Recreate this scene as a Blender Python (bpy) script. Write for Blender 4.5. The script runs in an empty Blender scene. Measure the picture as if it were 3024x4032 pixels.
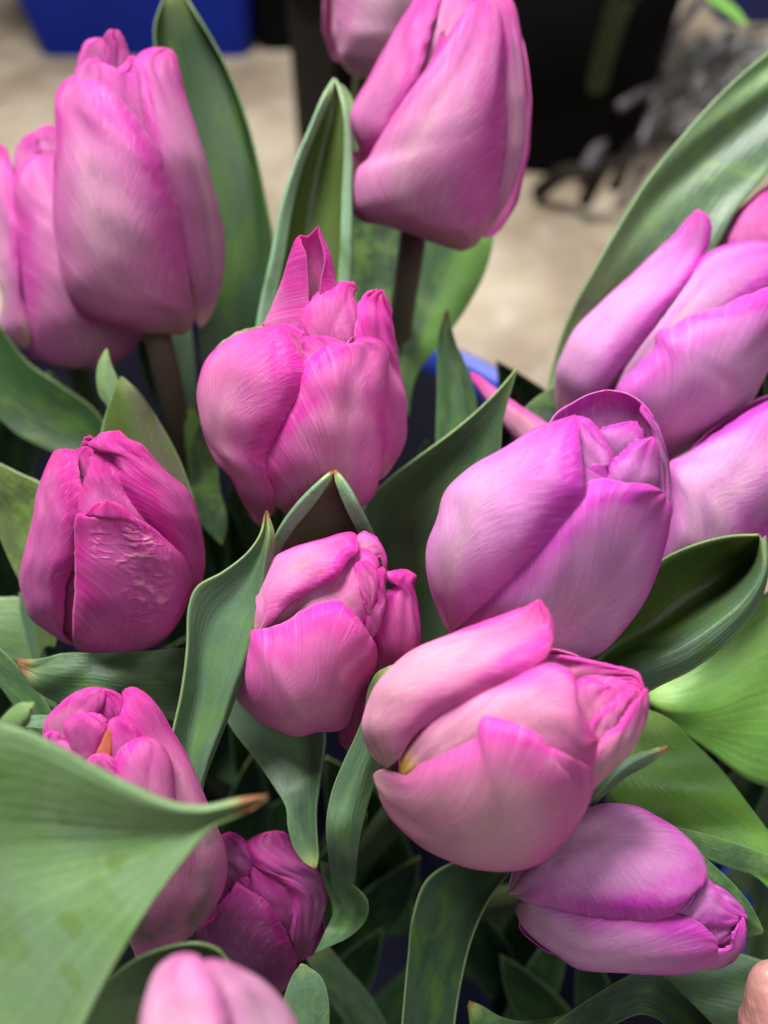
import bpy, math, random
import numpy as np
from mathutils import Vector, Matrix

random.seed(7)
rng = np.random.default_rng(11)
S = bpy.context.scene
COL = S.collection

# ------------------------------------------------------------------ camera
CAM_H, PITCH = 0.78, math.radians(50)
FPX = 2016 / math.tan(math.radians(30))          # focal length in photo pixels
cam = bpy.data.cameras.new('camera')
camo = bpy.data.objects.new('camera', cam)
COL.objects.link(camo)
camo.location = (0, 0, CAM_H)
camo.rotation_euler = (math.radians(90) - PITCH, 0, 0)
cam.sensor_fit = 'VERTICAL'
cam.sensor_height = 36
cam.lens = 18 / math.tan(math.radians(30))
cam.clip_start = 0.01
cam.clip_end = 60
cam.dof.use_dof = True
cam.dof.focus_distance = 0.160
cam.dof.aperture_fstop = 10.0
cam.dof.aperture_blades = 0
S.camera = camo
MW = Matrix.Translation(camo.location) @ camo.rotation_euler.to_matrix().to_4x4()
MWN = np.array(MW)

# ------------------------------------------------------------------ world and lamps
w = bpy.data.worlds.new('World'); S.world = w; w.use_nodes = True
bg = w.node_tree.nodes['Background']
bg.inputs[0].default_value = (0.93, 0.97, 1.0, 1)
bg.inputs[1].default_value = 0.085
def area(name, loc, target, size, sizey, power, color):
    l = bpy.data.lights.new(name, 'AREA'); l.shape = 'RECTANGLE'
    l.size = size; l.size_y = sizey; l.energy = power; l.color = color
    o = bpy.data.objects.new(name, l); COL.objects.link(o)
    o.location = loc
    o.rotation_euler = (Vector(target) - Vector(loc)).to_track_quat('-Z', 'Y').to_euler()
    return o
area('ceiling_lamp', (-0.45, 0.75, 2.3), (0, 0.15, 0.6), 0.7, 0.55, 94, (1.0, 0.98, 0.96))
area('room_lamp', (0.6, -0.9, 2.1), (0, 0.2, 0.6), 1.2, 0.8, 14, (0.97, 0.98, 1.0))
area('back_lamp', (0.2, 2.0, 2.6), (0, 1.8, 0.0), 1.6, 1.0, 26, (1.0, 0.97, 0.93))
S.view_settings.view_transform = 'Standard'
S.view_settings.look = 'None'
S.view_settings.exposure = 0.12
S.view_settings.gamma = 1.0

# ------------------------------------------------------------------ helpers
def unproj(P, D):
    """P: (...,3) photo px + z (px towards camera at distance D) -> world"""
    P = np.asarray(P, float)
    d = D - P[..., 2] * D / FPX
    c = np.stack([(P[..., 0] - 1512) / FPX * d, -(P[..., 1] - 2016) / FPX * d, -d, np.ones_like(d)], -1)
    return (c @ MWN.T)[..., :3]
def ground(px, py, z=0.0):
    a = unproj(np.array([px, py, 0.0]), 1.0); o = np.array(camo.location)
    dr = a - o
    return o + dr * ((z - o[2]) / dr[2])

FRM = {'C1': (0, 0, .6782), 'C2': (1000, 0, .6782), 'C3': (1924, 0, .6782), 'C4': (0, 1400, .6782),
       'C5': (800, 1900, .6782), 'C6': (1600, 1400, .9041), 'C7': (0, 2600, .8439), 'C8': (1200, 2900, 1.0995),
       'F1': (700, 800, .6028), 'F2': (2124, 700, .6782), 'F4': (1600, 3200, .8583), 'FD': (0, 0, 1.8228)}
def fr(pts, f):
    ox, oy, s = FRM[f]
    out = []
    for p in pts:
        z = p[2] if len(p) > 2 else 0.0
        out.append((ox + p[0] * s, oy + p[1] * s, z * s))
    return np.array(out, float)

def spline(P, n):
    """centripetal-ish Catmull-Rom through P, n samples by arc length"""
    P = np.asarray(P, float)
    if len(P) == 2:
        t = np.linspace(0, 1, n)[:, None]
        return P[0] * (1 - t) + P[1] * t
    Q = np.vstack([2 * P[0] - P[1], P, 2 * P[-1] - P[-2]])
    out = []
    for i in range(1, len(Q) - 2):
        p0, p1, p2, p3 = Q[i - 1], Q[i], Q[i + 1], Q[i + 2]
        d01 = max(np.linalg.norm(p1 - p0), 1e-6) ** .5
        d12 = max(np.linalg.norm(p2 - p1), 1e-6) ** .5
        d23 = max(np.linalg.norm(p3 - p2), 1e-6) ** .5
        m1 = (p2 - p1) + d12 * ((p1 - p0) / d01 - (p2 - p0) / (d01 + d12))
        m2 = (p2 - p1) + d12 * ((p3 - p2) / d23 - (p3 - p1) / (d12 + d23))
        for t in np.linspace(0, 1, 16, endpoint=False):
            t2, t3 = t * t, t ** 3
            out.append((2*t3-3*t2+1)*p1 + (t3-2*t2+t)*m1 + (-2*t3+3*t2)*p2 + (t3-t2)*m2)
    out.append(P[-1])
    out = np.array(out)
    seg = np.r_[0, np.cumsum(np.linalg.norm(np.diff(out[:, :2], axis=0), axis=1) + 1e-6)]
    s = np.linspace(0, seg[-1], n)
    return np.stack([np.interp(s, seg, out[:, k]) for k in range(out.shape[1])], -1)

def sm(a, b, x):
    t = np.clip((x - a) / (b - a), 0, 1); return t * t * (3 - 2 * t)
def smooth1(a, n=3):
    for _ in range(n):
        b = a.copy(); b[1:-1] = (a[:-2] + 2 * a[1:-1] + a[2:]) / 4; a = b
    return a
def vnoise(x, y, seed):
    """cheap smooth value noise made of sines, about -1..1"""
    r = np.random.default_rng(seed); o = 0
    for k in range(5):
        a, b, c = r.uniform(-1, 1), r.uniform(-1, 1), r.uniform(0, 6.28)
        o = o + np.sin(x * (1 + a) * (1 + .35 * k) + y * (1 + b) * (1 + .3 * k) + c) / 5
    return o * 1.6

def grid_mesh(name, W, col, U, V, mat, parent=None, origin=None, thick=0.0003, vein=None):
    """W (nv,nu,3) world points"""
    nv, nu = W.shape[:2]
    if origin is None: origin = np.zeros(3)
    verts = (W.reshape(-1, 3) - origin)
    idx = np.arange(nv * nu).reshape(nv, nu)
    f = np.stack([idx[:-1, :-1], idx[:-1, 1:], idx[1:, 1:], idx[1:, :-1]], -1).reshape(-1, 4)
    me = bpy.data.meshes.new(name)
    me.vertices.add(len(verts)); me.vertices.foreach_set('co', verts.ravel())
    me.loops.add(len(f) * 4); me.loops.foreach_set('vertex_index', f.ravel())
    me.polygons.add(len(f)); me.polygons.foreach_set('loop_start', np.arange(len(f)) * 4)
    me.polygons.foreach_set('use_smooth', np.ones(len(f), bool))
    uv = me.uv_layers.new(name='UVMap'); uu = np.stack([U.ravel(), V.ravel()], -1)[f.ravel()]
    uv.data.foreach_set('uv', uu.ravel())
    uv2 = me.uv_layers.new(name='Vein')
    if vein is None: vein = (U, V)
    uu = np.stack([vein[0].ravel(), vein[1].ravel()], -1)[f.ravel()]
    uv2.data.foreach_set('uv', uu.ravel())
    ca = me.color_attributes.new('Col', 'FLOAT_COLOR', 'POINT')
    c4 = np.concatenate([col.reshape(-1, 3), np.ones((nv * nu, 1))], 1)
    ca.data.foreach_set('color', c4.ravel())
    me.update(calc_edges=True); me.validate()
    me.materials.append(mat)
    o = bpy.data.objects.new(name, me); COL.objects.link(o)
    if parent is not None: o.parent = parent
    else: o.location = origin
    if thick:
        m = o.modifiers.new('thickness', 'SOLIDIFY'); m.thickness = thick; m.offset = 1.0
    return o

def tag(o, label=None, cat=None, group=None, kind=None):
    if label: o['label'] = label
    if cat: o['category'] = cat
    if group: o['group'] = group
    if kind: o['kind'] = kind
    return o
def empty(name, loc, label, cat, group=None):
    o = bpy.data.objects.new(name, None); COL.objects.link(o); o.location = loc
    o.empty_display_size = 0.01
    return tag(o, label, cat, group)

# ------------------------------------------------------------------ materials
def newmat(name):
    m = bpy.data.materials.new(name); m.use_nodes = True
    nt = m.node_tree
    return m, nt, nt.nodes, nt.links, nt.nodes['Principled BSDF']
def mul_col(nt, col, fac_socket, lo, hi):
    r = nt.nodes.new('ShaderNodeMapRange'); r.inputs[1].default_value = .3; r.inputs[2].default_value = .7
    r.inputs[3].default_value = lo; r.inputs[4].default_value = hi
    nt.links.new(fac_socket, r.inputs[0])
    m = nt.nodes.new('ShaderNodeVectorMath'); m.operation = 'SCALE'
    nt.links.new(col, m.inputs[0]); nt.links.new(r.outputs[0], m.inputs['Scale'])
    return m.outputs[0]
def noise(nt, vec, scale, detail=3, rough=.5, mapscale=None, dist=0):
    n = nt.nodes.new('ShaderNodeTexNoise'); n.inputs['Scale'].default_value = scale
    n.inputs['Detail'].default_value = detail; n.inputs['Roughness'].default_value = rough
    n.inputs['Distortion'].default_value = dist
    if mapscale:
        mp = nt.nodes.new('ShaderNodeMapping'); mp.inputs['Scale'].default_value = mapscale
        nt.links.new(vec, mp.inputs[0]); vec = mp.outputs[0]
    nt.links.new(vec, n.inputs['Vector'])
    return n.outputs['Fac']
def mixc(nt, fac, a, b):
    m = nt.nodes.new('ShaderNodeMix'); m.data_type = 'RGBA'
    if isinstance(fac, float): m.inputs[0].default_value = fac
    else: nt.links.new(fac, m.inputs[0])
    for s, v in ((m.inputs[6], a), (m.inputs[7], b)):
        if isinstance(v, tuple): s.default_value = (*v, 1)
        else: nt.links.new(v, s)
    return m.outputs[2]
def rng_node(nt, sock, a, b, c=0., d=1.):
    r = nt.nodes.new('ShaderNodeMapRange'); r.interpolation_type = 'SMOOTHSTEP'
    for i, v in enumerate((a, b, c, d)): r.inputs[i + 1].default_value = v
    nt.links.new(sock, r.inputs[0]); return r.outputs[0]

def petal_material(name, wrinkle=0.0, green=0.0):
    m, nt, N, L, b = newmat(name)
    at = N.new('ShaderNodeAttribute'); at.attribute_name = 'Col'
    uv = N.new('ShaderNodeUVMap'); uv.uv_map = 'Vein'
    tc = N.new('ShaderNodeTexCoord')
    st = noise(nt, uv.outputs[0], 1.0, 3, .55, (8, 9, 1))
    st2 = noise(nt, uv.outputs[0], 1.0, 3, .6, (38, 9, 1))
    bl = noise(nt, tc.outputs['Object'], 90, 4, .6)
    fine = noise(nt, tc.outputs['Object'], 1500, 2, .6)
    pale = mixc(nt, rng_node(nt, st, .48, .85, 0, .30), at.outputs['Color'], (0.85, 0.46, 0.65))
    pale = mixc(nt, rng_node(nt, bl, .50, .80, 0, .14), pale, (0.78, 0.40, 0.58))
    c = mul_col(nt, pale, st2, .78, 1.13)
    c = mul_col(nt, c, fine, .95, 1.05)
    if green:
        g = noise(nt, tc.outputs['Object'], 70, 3, .6)
        uvg = N.new('ShaderNodeUVMap'); uvg.uv_map = 'UVMap'; sg = N.new('ShaderNodeSeparateXYZ'); L.new(uvg.outputs[0], sg.inputs[0])
        mg = N.new('ShaderNodeMath'); mg.operation = 'MULTIPLY'; L.new(rng_node(nt, g, .44, .62, 0, green), mg.inputs[0]); L.new(rng_node(nt, sg.outputs[1], .62, .40), mg.inputs[1])
        c = mixc(nt, mg.outputs[0], c, (0.10, 0.17, 0.09))
    L.new(c, b.inputs['Base Color'])
    b.inputs['Roughness'].default_value = .47
    b.inputs['Specular IOR Level'].default_value = .30
    b.inputs['Subsurface Weight'].default_value = .12
    b.inputs['Subsurface Radius'].default_value = (1.0, .35, .6)
    b.inputs['Subsurface Scale'].default_value = .0025
    b.inputs['Sheen Weight'].default_value = .05
    b.inputs['Sheen Roughness'].default_value = .4
    bu = N.new('ShaderNodeBump'); bu.inputs['Strength'].default_value = .7; bu.inputs['Distance'].default_value = .00032
    L.new(st2, bu.inputs['Height'])
    bu2 = N.new('ShaderNodeBump'); bu2.inputs['Strength'].default_value = .22; bu2.inputs['Distance'].default_value = .0006
    L.new(st, bu2.inputs['Height']); L.new(bu.outputs[0], bu2.inputs['Normal'])
    last = bu2
    if wrinkle:
        mk = N.new('ShaderNodeUVMap'); mk.uv_map = 'UVMap'
        wr = noise(nt, mk.outputs[0], 1.0, 1, .4, (11, 30, 1), .3)
        mp = N.new('ShaderNodeMapping'); mp.inputs['Scale'].default_value = (1, .8, 1); L.new(mk.outputs[0], mp.inputs[0])
        dm = N.new('ShaderNodeVectorMath'); dm.operation = 'DISTANCE'; dm.inputs[1].default_value = (.56, .60 * .8, 0); L.new(mp.outputs[0], dm.inputs[0])
        big = noise(nt, tc.outputs['Object'], 120, 2)
        ad = N.new('ShaderNodeMath'); ad.operation = 'ADD'; L.new(dm.outputs['Value'], ad.inputs[0]); L.new(big, ad.inputs[1])
        wr2 = rng_node(nt, wr, .36, .90)
        m2 = N.new('ShaderNodeMath'); m2.operation = 'MULTIPLY'; L.new(rng_node(nt, ad.outputs[0], .76, .54), m2.inputs[0]); L.new(wr2, m2.inputs[1])
        bu3 = N.new('ShaderNodeBump'); bu3.inputs['Strength'].default_value = 1; bu3.inputs['Distance'].default_value = wrinkle
        L.new(m2.outputs[0], bu3.inputs['Height']); L.new(last.outputs[0], bu3.inputs['Normal']); last = bu3
        c2 = mixc(nt, rng_node(nt, m2.outputs[0], .1, 1.0, 0, .8), c, (0.85, 0.36, 0.48)); L.new(c2, b.inputs['Base Color'])
    L.new(last.outputs[0], b.inputs['Normal'])
    tr = N.new('ShaderNodeBsdfTranslucent'); mx = N.new('ShaderNodeMixShader'); mx.inputs[0].default_value = .18
    L.new(c, tr.inputs[0]); L.new(b.outputs[0], mx.inputs[1]); L.new(tr.outputs[0], mx.inputs[2])
    L.new(mx.outputs[0], N['Material Output'].inputs[0])
    return m
M_PET = petal_material('petal_tissue')
M_PETW = petal_material('petal_wrinkled', wrinkle=.00042)
M_PETG = petal_material('petal_green_flushed', green=.8)

def leaf_material(name, wax, patch, patchamt, rough=.42, mottle=False):
    m, nt, N, L, b = newmat(name)
    at = N.new('ShaderNodeAttribute'); at.attribute_name = 'Col'
    uv = N.new('ShaderNodeUVMap'); uv.uv_map = 'UVMap'; tc = N.new('ShaderNodeTexCoord')
    v1 = noise(nt, uv.outputs[0], 1.0, 3, .55, (34, 1.2, 1))
    v2 = noise(nt, uv.outputs[0], 1.0, 4, .6, (4, 3.0, 1), .6)
    bl = noise(nt, uv.outputs[0], 1.0, 5, .6, (3.2, 4.5, 1), .5)
    fine = noise(nt, tc.outputs['Object'], 1200, 2, .6)
    c = mixc(nt, rng_node(nt, v2, .35, .75, 0, wax), at.outputs['Color'], (0.125, 0.200, 0.130))
    if mottle: bl = noise(nt, tc.outputs['Object'], 85, 6, .68, None, .3)
    c = mixc(nt, rng_node(nt, bl, .44, .68, 0, patchamt), c, patch)
    c = mul_col(nt, c, v1, .93, 1.06)
    c = mul_col(nt, c, fine, .94, 1.06)
    L.new(c, b.inputs['Base Color'])
    b.inputs['Roughness'].default_value = rough
    b.inputs['Specular IOR Level'].default_value = .42 if wax > .12 else .28
    bu = N.new('ShaderNodeBump'); bu.inputs['Strength'].default_value = .45; bu.inputs['Distance'].default_value = .0005
    L.new(v1, bu.inputs['Height'])
    bu2 = N.new('ShaderNodeBump'); bu2.inputs['Strength'].default_value = .3; bu2.inputs['Distance'].default_value = .0012
    L.new(bl, bu2.inputs['Height']); L.new(bu.outputs[0], bu2.inputs['Normal'])
    L.new(bu2.outputs[0], b.inputs['Normal'])
    tr = N.new('ShaderNodeBsdfTranslucent'); mx = N.new('ShaderNodeMixShader'); mx.inputs[0].default_value = .16
    L.new(c, tr.inputs[0]); L.new(b.outputs[0], mx.inputs[1]); L.new(tr.outputs[0], mx.inputs[2])
    L.new(mx.outputs[0], N['Material Output'].inputs[0])
    return m
M_LEAF = leaf_material('leaf_waxy', .40, (0.10, 0.20, 0.04), .55)
M_LEAFB = leaf_material('leaf_bright', .25, (0.22, 0.40, 0.07), .38, .42, True)
M_LEAFD = leaf_material('leaf_inner', .10, (0.05, 0.11, 0.01), .6, .38)
M_STEM = leaf_material('stem_skin', .15, (0.10, 0.09, 0.03), .4)

def plain(name, col, rough=.5, metal=0, nscale=None, namt=.2, bump=0, spec=.5):
    m, nt, N, L, b = newmat(name)
    b.inputs['Roughness'].default_value = rough; b.inputs['Metallic'].default_value = metal
    b.inputs['Specular IOR Level'].default_value = spec
    tc = N.new('ShaderNodeTexCoord')
    n = noise(nt, tc.outputs['Object'], nscale or 8, 5, .6)
    c = mixc(nt, rng_node(nt, n, .3, .7), tuple(v * (1 - namt) for v in col), tuple(min(1, v * (1 + namt)) for v in col))
    L.new(c, b.inputs['Base Color'])
    if bump:
        bu = N.new('ShaderNodeBump'); bu.inputs['Distance'].default_value = bump; L.new(n, bu.inputs['Height'])
        L.new(bu.outputs[0], b.inputs['Normal'])
    return m

# ------------------------------------------------------------------ generic solids
def lathe(name, prof, mat, parent=None, seg=64, sx=1, sy=1):
    P = np.array(prof); a = np.linspace(0, 2 * math.pi, seg + 1)
    vs = []; fs = []
    for r, z in P:
        for t in a[:-1]: vs.append((r * math.cos(t) * sx, r * math.sin(t) * sy, z))
    for i in range(len(P) - 1):
        for j in range(seg):
            k = (j + 1) % seg
            fs.append((i * seg + j, i * seg + k, (i + 1) * seg + k, (i + 1) * seg + j))
    me = bpy.data.meshes.new(name); me.from_pydata(vs, [], fs); me.update()
    for p in me.polygons: p.use_smooth = True
    me.materials.append(mat)
    o = bpy.data.objects.new(name, me); COL.objects.link(o)
    if parent: o.parent = parent
    return o
def tube_pts(P, R, seg=14):
    P = np.asarray(P, float); n = len(P); W = np.zeros((n, seg + 1, 3))
    T = np.gradient(P, axis=0); T /= np.linalg.norm(T, axis=1)[:, None]
    up = np.array([0.3, 1, .1]); 
    for i in range(n):
        x = np.cross(up, T[i]); x /= np.linalg.norm(x); y = np.cross(T[i], x)
        for j in range(seg + 1):
            t = 2 * math.pi * j / seg
            W[i, j] = P[i] + R[i] * (math.cos(t) * x + math.sin(t) * y)
    return W
def tube(name, P, R, mat, col, parent=None, origin=None, cap=True):
    P = np.asarray(P, float); R = np.asarray(R, float)
    if cap:
        P = np.vstack([P[0], P, P[-1]]); P[0] += (P[1] - P[2]) * .02; P[-1] += (P[-2] - P[-3]) * .02
        R = np.r_[R[0] * .02, R, R[-1] * .02]
    W = tube_pts(P, R); nv, nu = W.shape[:2]
    U, V = np.meshgrid(np.linspace(0, 1, nu), np.linspace(0, 1, nv))
    c = np.ones((nv, nu, 3)) * np.array(col)
    return grid_mesh(name, W, c, U, V, mat, parent, origin, thick=0)

# ------------------------------------------------------------------ tulips
PAL = {  # pale blade, margin, tip, base
    'dusty': ((.60, .22, .42), (.56, .042, .34), (.78, .028, .34), (.60, .42, .22)),
    'hot':   ((.70, .18, .43), (.65, .026, .34), (.82, .016, .31), (.62, .32, .34)),
    'deep':  ((.56, .10, .35), (.52, .012, .25), (.76, .009, .23), (.42, .16, .24)),
    'lilac': ((.66, .28, .56), (.55, .042, .43), (.72, .028, .42), (.64, .40, .42)),
    'rose':  ((.72, .29, .42), (.66, .050, .36), (.82, .026, .33), (.68, .46, .34)),
    'plum':  ((.27, .055, .19), (.37, .010, .20), (.68, .015, .26), (.12, .06, .06)),
    'pale':  ((.62, .34, .46), (.60, .17, .40), (.66, .12, .38), (.62, .50, .34)),
}
FX = [-.12, 0, .07, .2, .4, .6, .8, .95, 1.12]
FY = [.05, .40, .74, .95, 1, .92, .72, .48, .12]

def petal_colors(U, V, pal, mode):
    pale, mag, tip, base = [np.array(c) for c in PAL[pal]]
    au = np.abs(U * 2 - 1)
    sd = rng.integers(1e6)
    wob = .10 * vnoise(au * 4, V * 7, sd)
    k = np.clip(.10 + .84 * sm(.34, .94, au + wob) * (.45 + .55 * sm(0, .5, V)) + .75 * sm(.50, .98, V + wob * .6), 0, 1)
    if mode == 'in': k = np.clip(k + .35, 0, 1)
    c = pale * (1 - k[..., None]) + mag * k[..., None]
    t = sm(.86, 1.0, V + wob * .4)[..., None] * .8
    c = c * (1 - t) + tip * t
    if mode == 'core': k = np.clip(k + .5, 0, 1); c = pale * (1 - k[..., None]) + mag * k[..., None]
    b = sm(.16, .0, V + wob * .5)[..., None] * (0 if mode == 'core' else .75)
    if mode == 'yel':
        base = np.array((.85, .50, .05)); b = sm(.14, .05, V)[..., None]
    c = c * (1 - b) + base * b
    if mode == 'out' and pal not in ('plum', 'deep'):
        r = (np.exp(-((au + wob) / .30) ** 2) * (1 - sm(.45, .85, V)) * sm(.05, .3, V) * (.22 + .22 * vnoise(U * 9, V * 3, sd + 5)).clip(0, 1))[..., None]
        c = c * (1 - r) + np.array((.80, .54, .54)) * r
    rim = (sm(.97, .995, au) * .22 * sm(.25, .6, V))[..., None]
    c = c * (1 - rim) + np.array((.80, .38, .58)) * rim
    if mode == 'green': c = c * .25 + np.array((.20, .34, .08)) * .75
    if mode == 'orange': c = c * .1 + np.array((.75, .16, .02)) * .9
    return c
def veinuv(U, V):
    u = U * 2 - 1; au = np.abs(u)
    s = rng.uniform(0, 50)
    return (np.log(au + .12) - 5.0 * V + s, V + .25 * u + s)

class Tulip:
    def __init__(s, frame, D, base, tip, hw, tilt, pal, label, depthf=1.0, stem=None, auto=True, stemcol=(.10, .13, .05)):
        s.f = frame; s.D = D; s.sc = FRM[frame][2]
        s.a = fr([base], frame)[0][:2]; s.b = fr([tip], frame)[0][:2]
        s.len = np.linalg.norm(s.b - s.a); s.ax = (s.b - s.a) / s.len
        s.pr = np.array([-s.ax[1], s.ax[0]]); s.hw = hw * s.sc; s.tilt = tilt; s.pal = pal; s.df = depthf
        s.org = unproj(np.array([s.a[0], s.a[1], 0.0]), D)
        s.e = empty('tulip', s.org, label, 'tulip', 'pink tulips of the bunch')
        s.off_core = 0
        if auto: s.core()
        s.stem(stem, stemcol)
    def body(s, P):
        d = P[..., :2] - s.a
        v = (d @ s.ax) / s.len; q = d @ s.pr
        W = s.hw * np.interp(v, FX, FY)
        z = s.df * np.sqrt(np.clip(W * W - q * q, 0, None))
        return z, s.tilt * s.len * np.clip(v, -.1, 1.15)
    def core(s):
        for ang, k, vt in ((215, .86, .86), (270, .90, .90), (325, .86, .86), (145, .70, .78), (90, .66, .76), (35, .70, .78)):
            nv, nu = 30, 17
            V, U = np.meshgrid(np.linspace(0, 1, nv), np.linspace(0, 1, nu), indexing='ij')
            wd = np.sin(np.pi * np.clip(V, 0, 1) ** .8) ** .55 * 44
            an = np.radians(ang + (U * 2 - 1) * wd)
            vv = .03 + V * vt
            W = s.hw * np.interp(vv, FX, FY) * k
            W[0] *= .2
            q = W * np.cos(an); z = s.df * W * np.sin(an) + s.tilt * s.len * vv
            P = s.a + vv[..., None] * s.len * s.ax + q[..., None] * s.pr
            P = np.concatenate([P, z[..., None]], -1)
            if ang > 180: P = P[:, ::-1]
            grid_mesh('petal', unproj(P, s.D), petal_colors(U, V, s.pal, 'core'), U, V, M_PET, s.e, s.org, vein=veinuv(U, V))
    def petal(s, L, R, k=1.0, off=0, pil=.13, mode='out', conc=0, A=80, mat=None, wav=.009, crease=.03, nv=72, nu=37, name='petal', lip=0.0, end=0.0, frill=None, roll=None):
        if roll is None: roll = .10 if off < 0 else .085
        Lp = spline(fr(L, s.f), nv); Rp = spline(fr(R, s.f), nv)
        off = off * 1.9 if off < 0 else off * 1.4
        zl, tl = s.body(Lp); zr, tr = s.body(Rp)
        M = (Lp + Rp) / 2; zm, tm = s.body(M)
        wd = np.linalg.norm((Rp - Lp)[:, :2], axis=1)
        Lz = Lp[:, 2] + zl * k + tl + off * s.sc; Rz = Rp[:, 2] + zr * k + tr + off * s.sc
        vv = np.linspace(0, 1, nv)
        Lz = smooth1(Lz, 8); Rz = smooth1(Rz, 8)
        m = (Lz[0] + Rz[0]) / 2; Lz[0] = Rz[0] = m; m = (Lz[-1] + Rz[-1]) / 2; Lz[-1] = Rz[-1] = m
        need = np.clip(zm * k + tm + off * s.sc - (Lz + Rz) / 2, 0, None)
        h = need + pil * wd
        if conc: h = -conc * wd
        h = h * np.clip(np.minimum(vv / .04, (1 - vv) / .07), 0, 1)
        h = smooth1(h, 10); 
        C = np.stack([(Rp - Lp)[:, 0], (Rp - Lp)[:, 1], Rz - Lz], -1)
        C3 = C.copy()
        for kx in range(3): C3[:, kx] = smooth1(C3[:, kx], 10)
        ln = np.linalg.norm(C3, axis=1)[:, None] + 1e-6; T = C3 / ln
        n = np.array([0, 0, 1.0]) - T * T[:, 2:3]; n /= np.linalg.norm(n, axis=1)[:, None] + 1e-6
        u = np.linspace(-1, 1, nu); th = u * math.radians(A)
        x = np.sin(th) / math.sin(math.radians(A)) * .5 + .5
        pr = (np.cos(th) - math.cos(math.radians(A))) / (1 - math.cos(math.radians(A)))
        base = np.stack([Lp[:, 0], Lp[:, 1], Lz], -1)
        P = base[:, None, :] + C[:, None, :] * x[None, :, None]
        U, V = np.meshgrid(u * .5 + .5, vv)
        sd = rng.integers(1e6)
        am = s.hw * .9
        dis = h[:, None] * pr[None, :]
        au = np.abs(U * 2 - 1)
        dis = dis - crease * wd[:, None] * np.exp(-((U - .5) / .07) ** 2) * sm(.3, .95, V)
        dis = dis + am * wav * (1.6 * vnoise(U * 7, V * 9, sd) + 2.2 * sm(.7, 1, au) * vnoise(U * 2, V * 26, sd + 1) * (1 - sm(.9, 1, V)*.6))
        dis = dis - roll * wd[:, None] * sm(.74, 1.0, au) ** 1.5 * sm(0, .12, V)
        dis = dis + lip * s.hw * sm(.82, 1, au) * sm(.4, .8, V)
        dis = dis * np.clip(np.minimum(V / .03, (1 - V) / .02), 0, 1)
        fz = frill if frill is not None else (.022 if mode == 'in' else .010)
        inpl = np.sign(U - .5) * sm(.84, 1, au) * s.hw * fz * (vnoise(V * 34, U * 2, sd + 7) + .6 * vnoise(V * 80, U * 3, sd + 8)) * sm(.25, .6, V) * np.clip((1 - V) / .02, 0, 1)
        P = P + T[:, None, :] * inpl[..., None]
        P = P + n[:, None, :] * dis[..., None]
        if end: P[..., 2] += end * s.sc * sm(.7, 1, V)
        W = unproj(P, s.D)
        return grid_mesh(name, W, petal_colors(U, V, s.pal, mode), U, V, mat or M_PET, s.e, s.org, thick=.00024, vein=veinuv(U, V))
    def rails(s, rails, mode='out', mat=None, nu=41, nv=64, name='petal'):
        W, U, V = rails_grid(rails, s.f, s.D, nu, nv, s.tilt, s)
        return grid_mesh(name, W, petal_colors(U, V, s.pal, mode), U, V, mat or M_PET, s.e, s.org, thick=.00024, vein=veinuv(U, V))
    def stem(s, pts, col):
        a3 = np.array([s.a[0], s.a[1], 0.0])
        p0 = unproj(a3 + np.array([*(s.ax * s.len * .06), 0]), s.D)
        if pts is not None:
            f, Ds, pl = pts
            P = [unproj(np.append(fr([p], f)[0][:2], 0.0), d) for p, d in zip(pl, Ds)]
        else:
            p0 = unproj(a3 + np.array([*(s.ax * s.len * .16), 0]), s.D)
            d0 = unproj(a3 + np.array([*(s.ax * s.len * .16), 0]), s.D + .035)
            P = [p0, d0]
        last = P[-1]
        foot = np.array([BX + (last[0] - BX) * .45 + rng.uniform(-.01, .01), BY + (last[1] - BY) * .45 + rng.uniform(-.01, .01), .30])
        P.append(last * .55 + foot * .45 + np.array([0, 0, .0])); P.append(foot)
        P = spline(np.array(P), 26)
        tube('stem', P, np.linspace(.0036, .0042, 26), M_STEM, col, s.e, s.org)

def rails_grid(rails, f, D, nu, nv, tilt=0, tul=None):
    RR = []
    for r in rails:
        Q = spline(fr(r, f), nv)
        if tul is not None:
            d = (Q[:, :2] - tul.a) @ tul.ax; Q = Q.copy(); Q[:, 2] += tilt * d
        RR.append(Q)
    RR = np.stack(RR, 0)     # (nr, nv, 3)
    W = np.zeros((nv, nu, 3))
    for i in range(nv):
        pts = RR[:, i]
        W[i] = spline3(pts, nu)
    for k in range(3): pass
    U, V = np.meshgrid(np.linspace(0, 1, nu), np.linspace(0, 1, nv))
    return unproj(W, D), U, V
def spline3(P, n):
    if len(P) == 2:
        t = np.linspace(0, 1, n)[:, None]; return P[0] * (1 - t) + P[1] * t
    Q = np.vstack([2 * P[0] - P[1], P, 2 * P[-1] - P[-2]])
    m = len(P) - 1; t = np.linspace(0, m, n); i = np.minimum(t.astype(int), m - 1); x = (t - i)[:, None]
    p0, p1, p2, p3 = Q[i], Q[i + 1], Q[i + 2], Q[i + 3]
    return .5 * ((2 * p1) + (-p0 + p2) * x + (2*p0 - 5*p1 + 4*p2 - p3) * x**2 + (-p0 + 3*p1 - 3*p2 + p3) * x**3)

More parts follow.
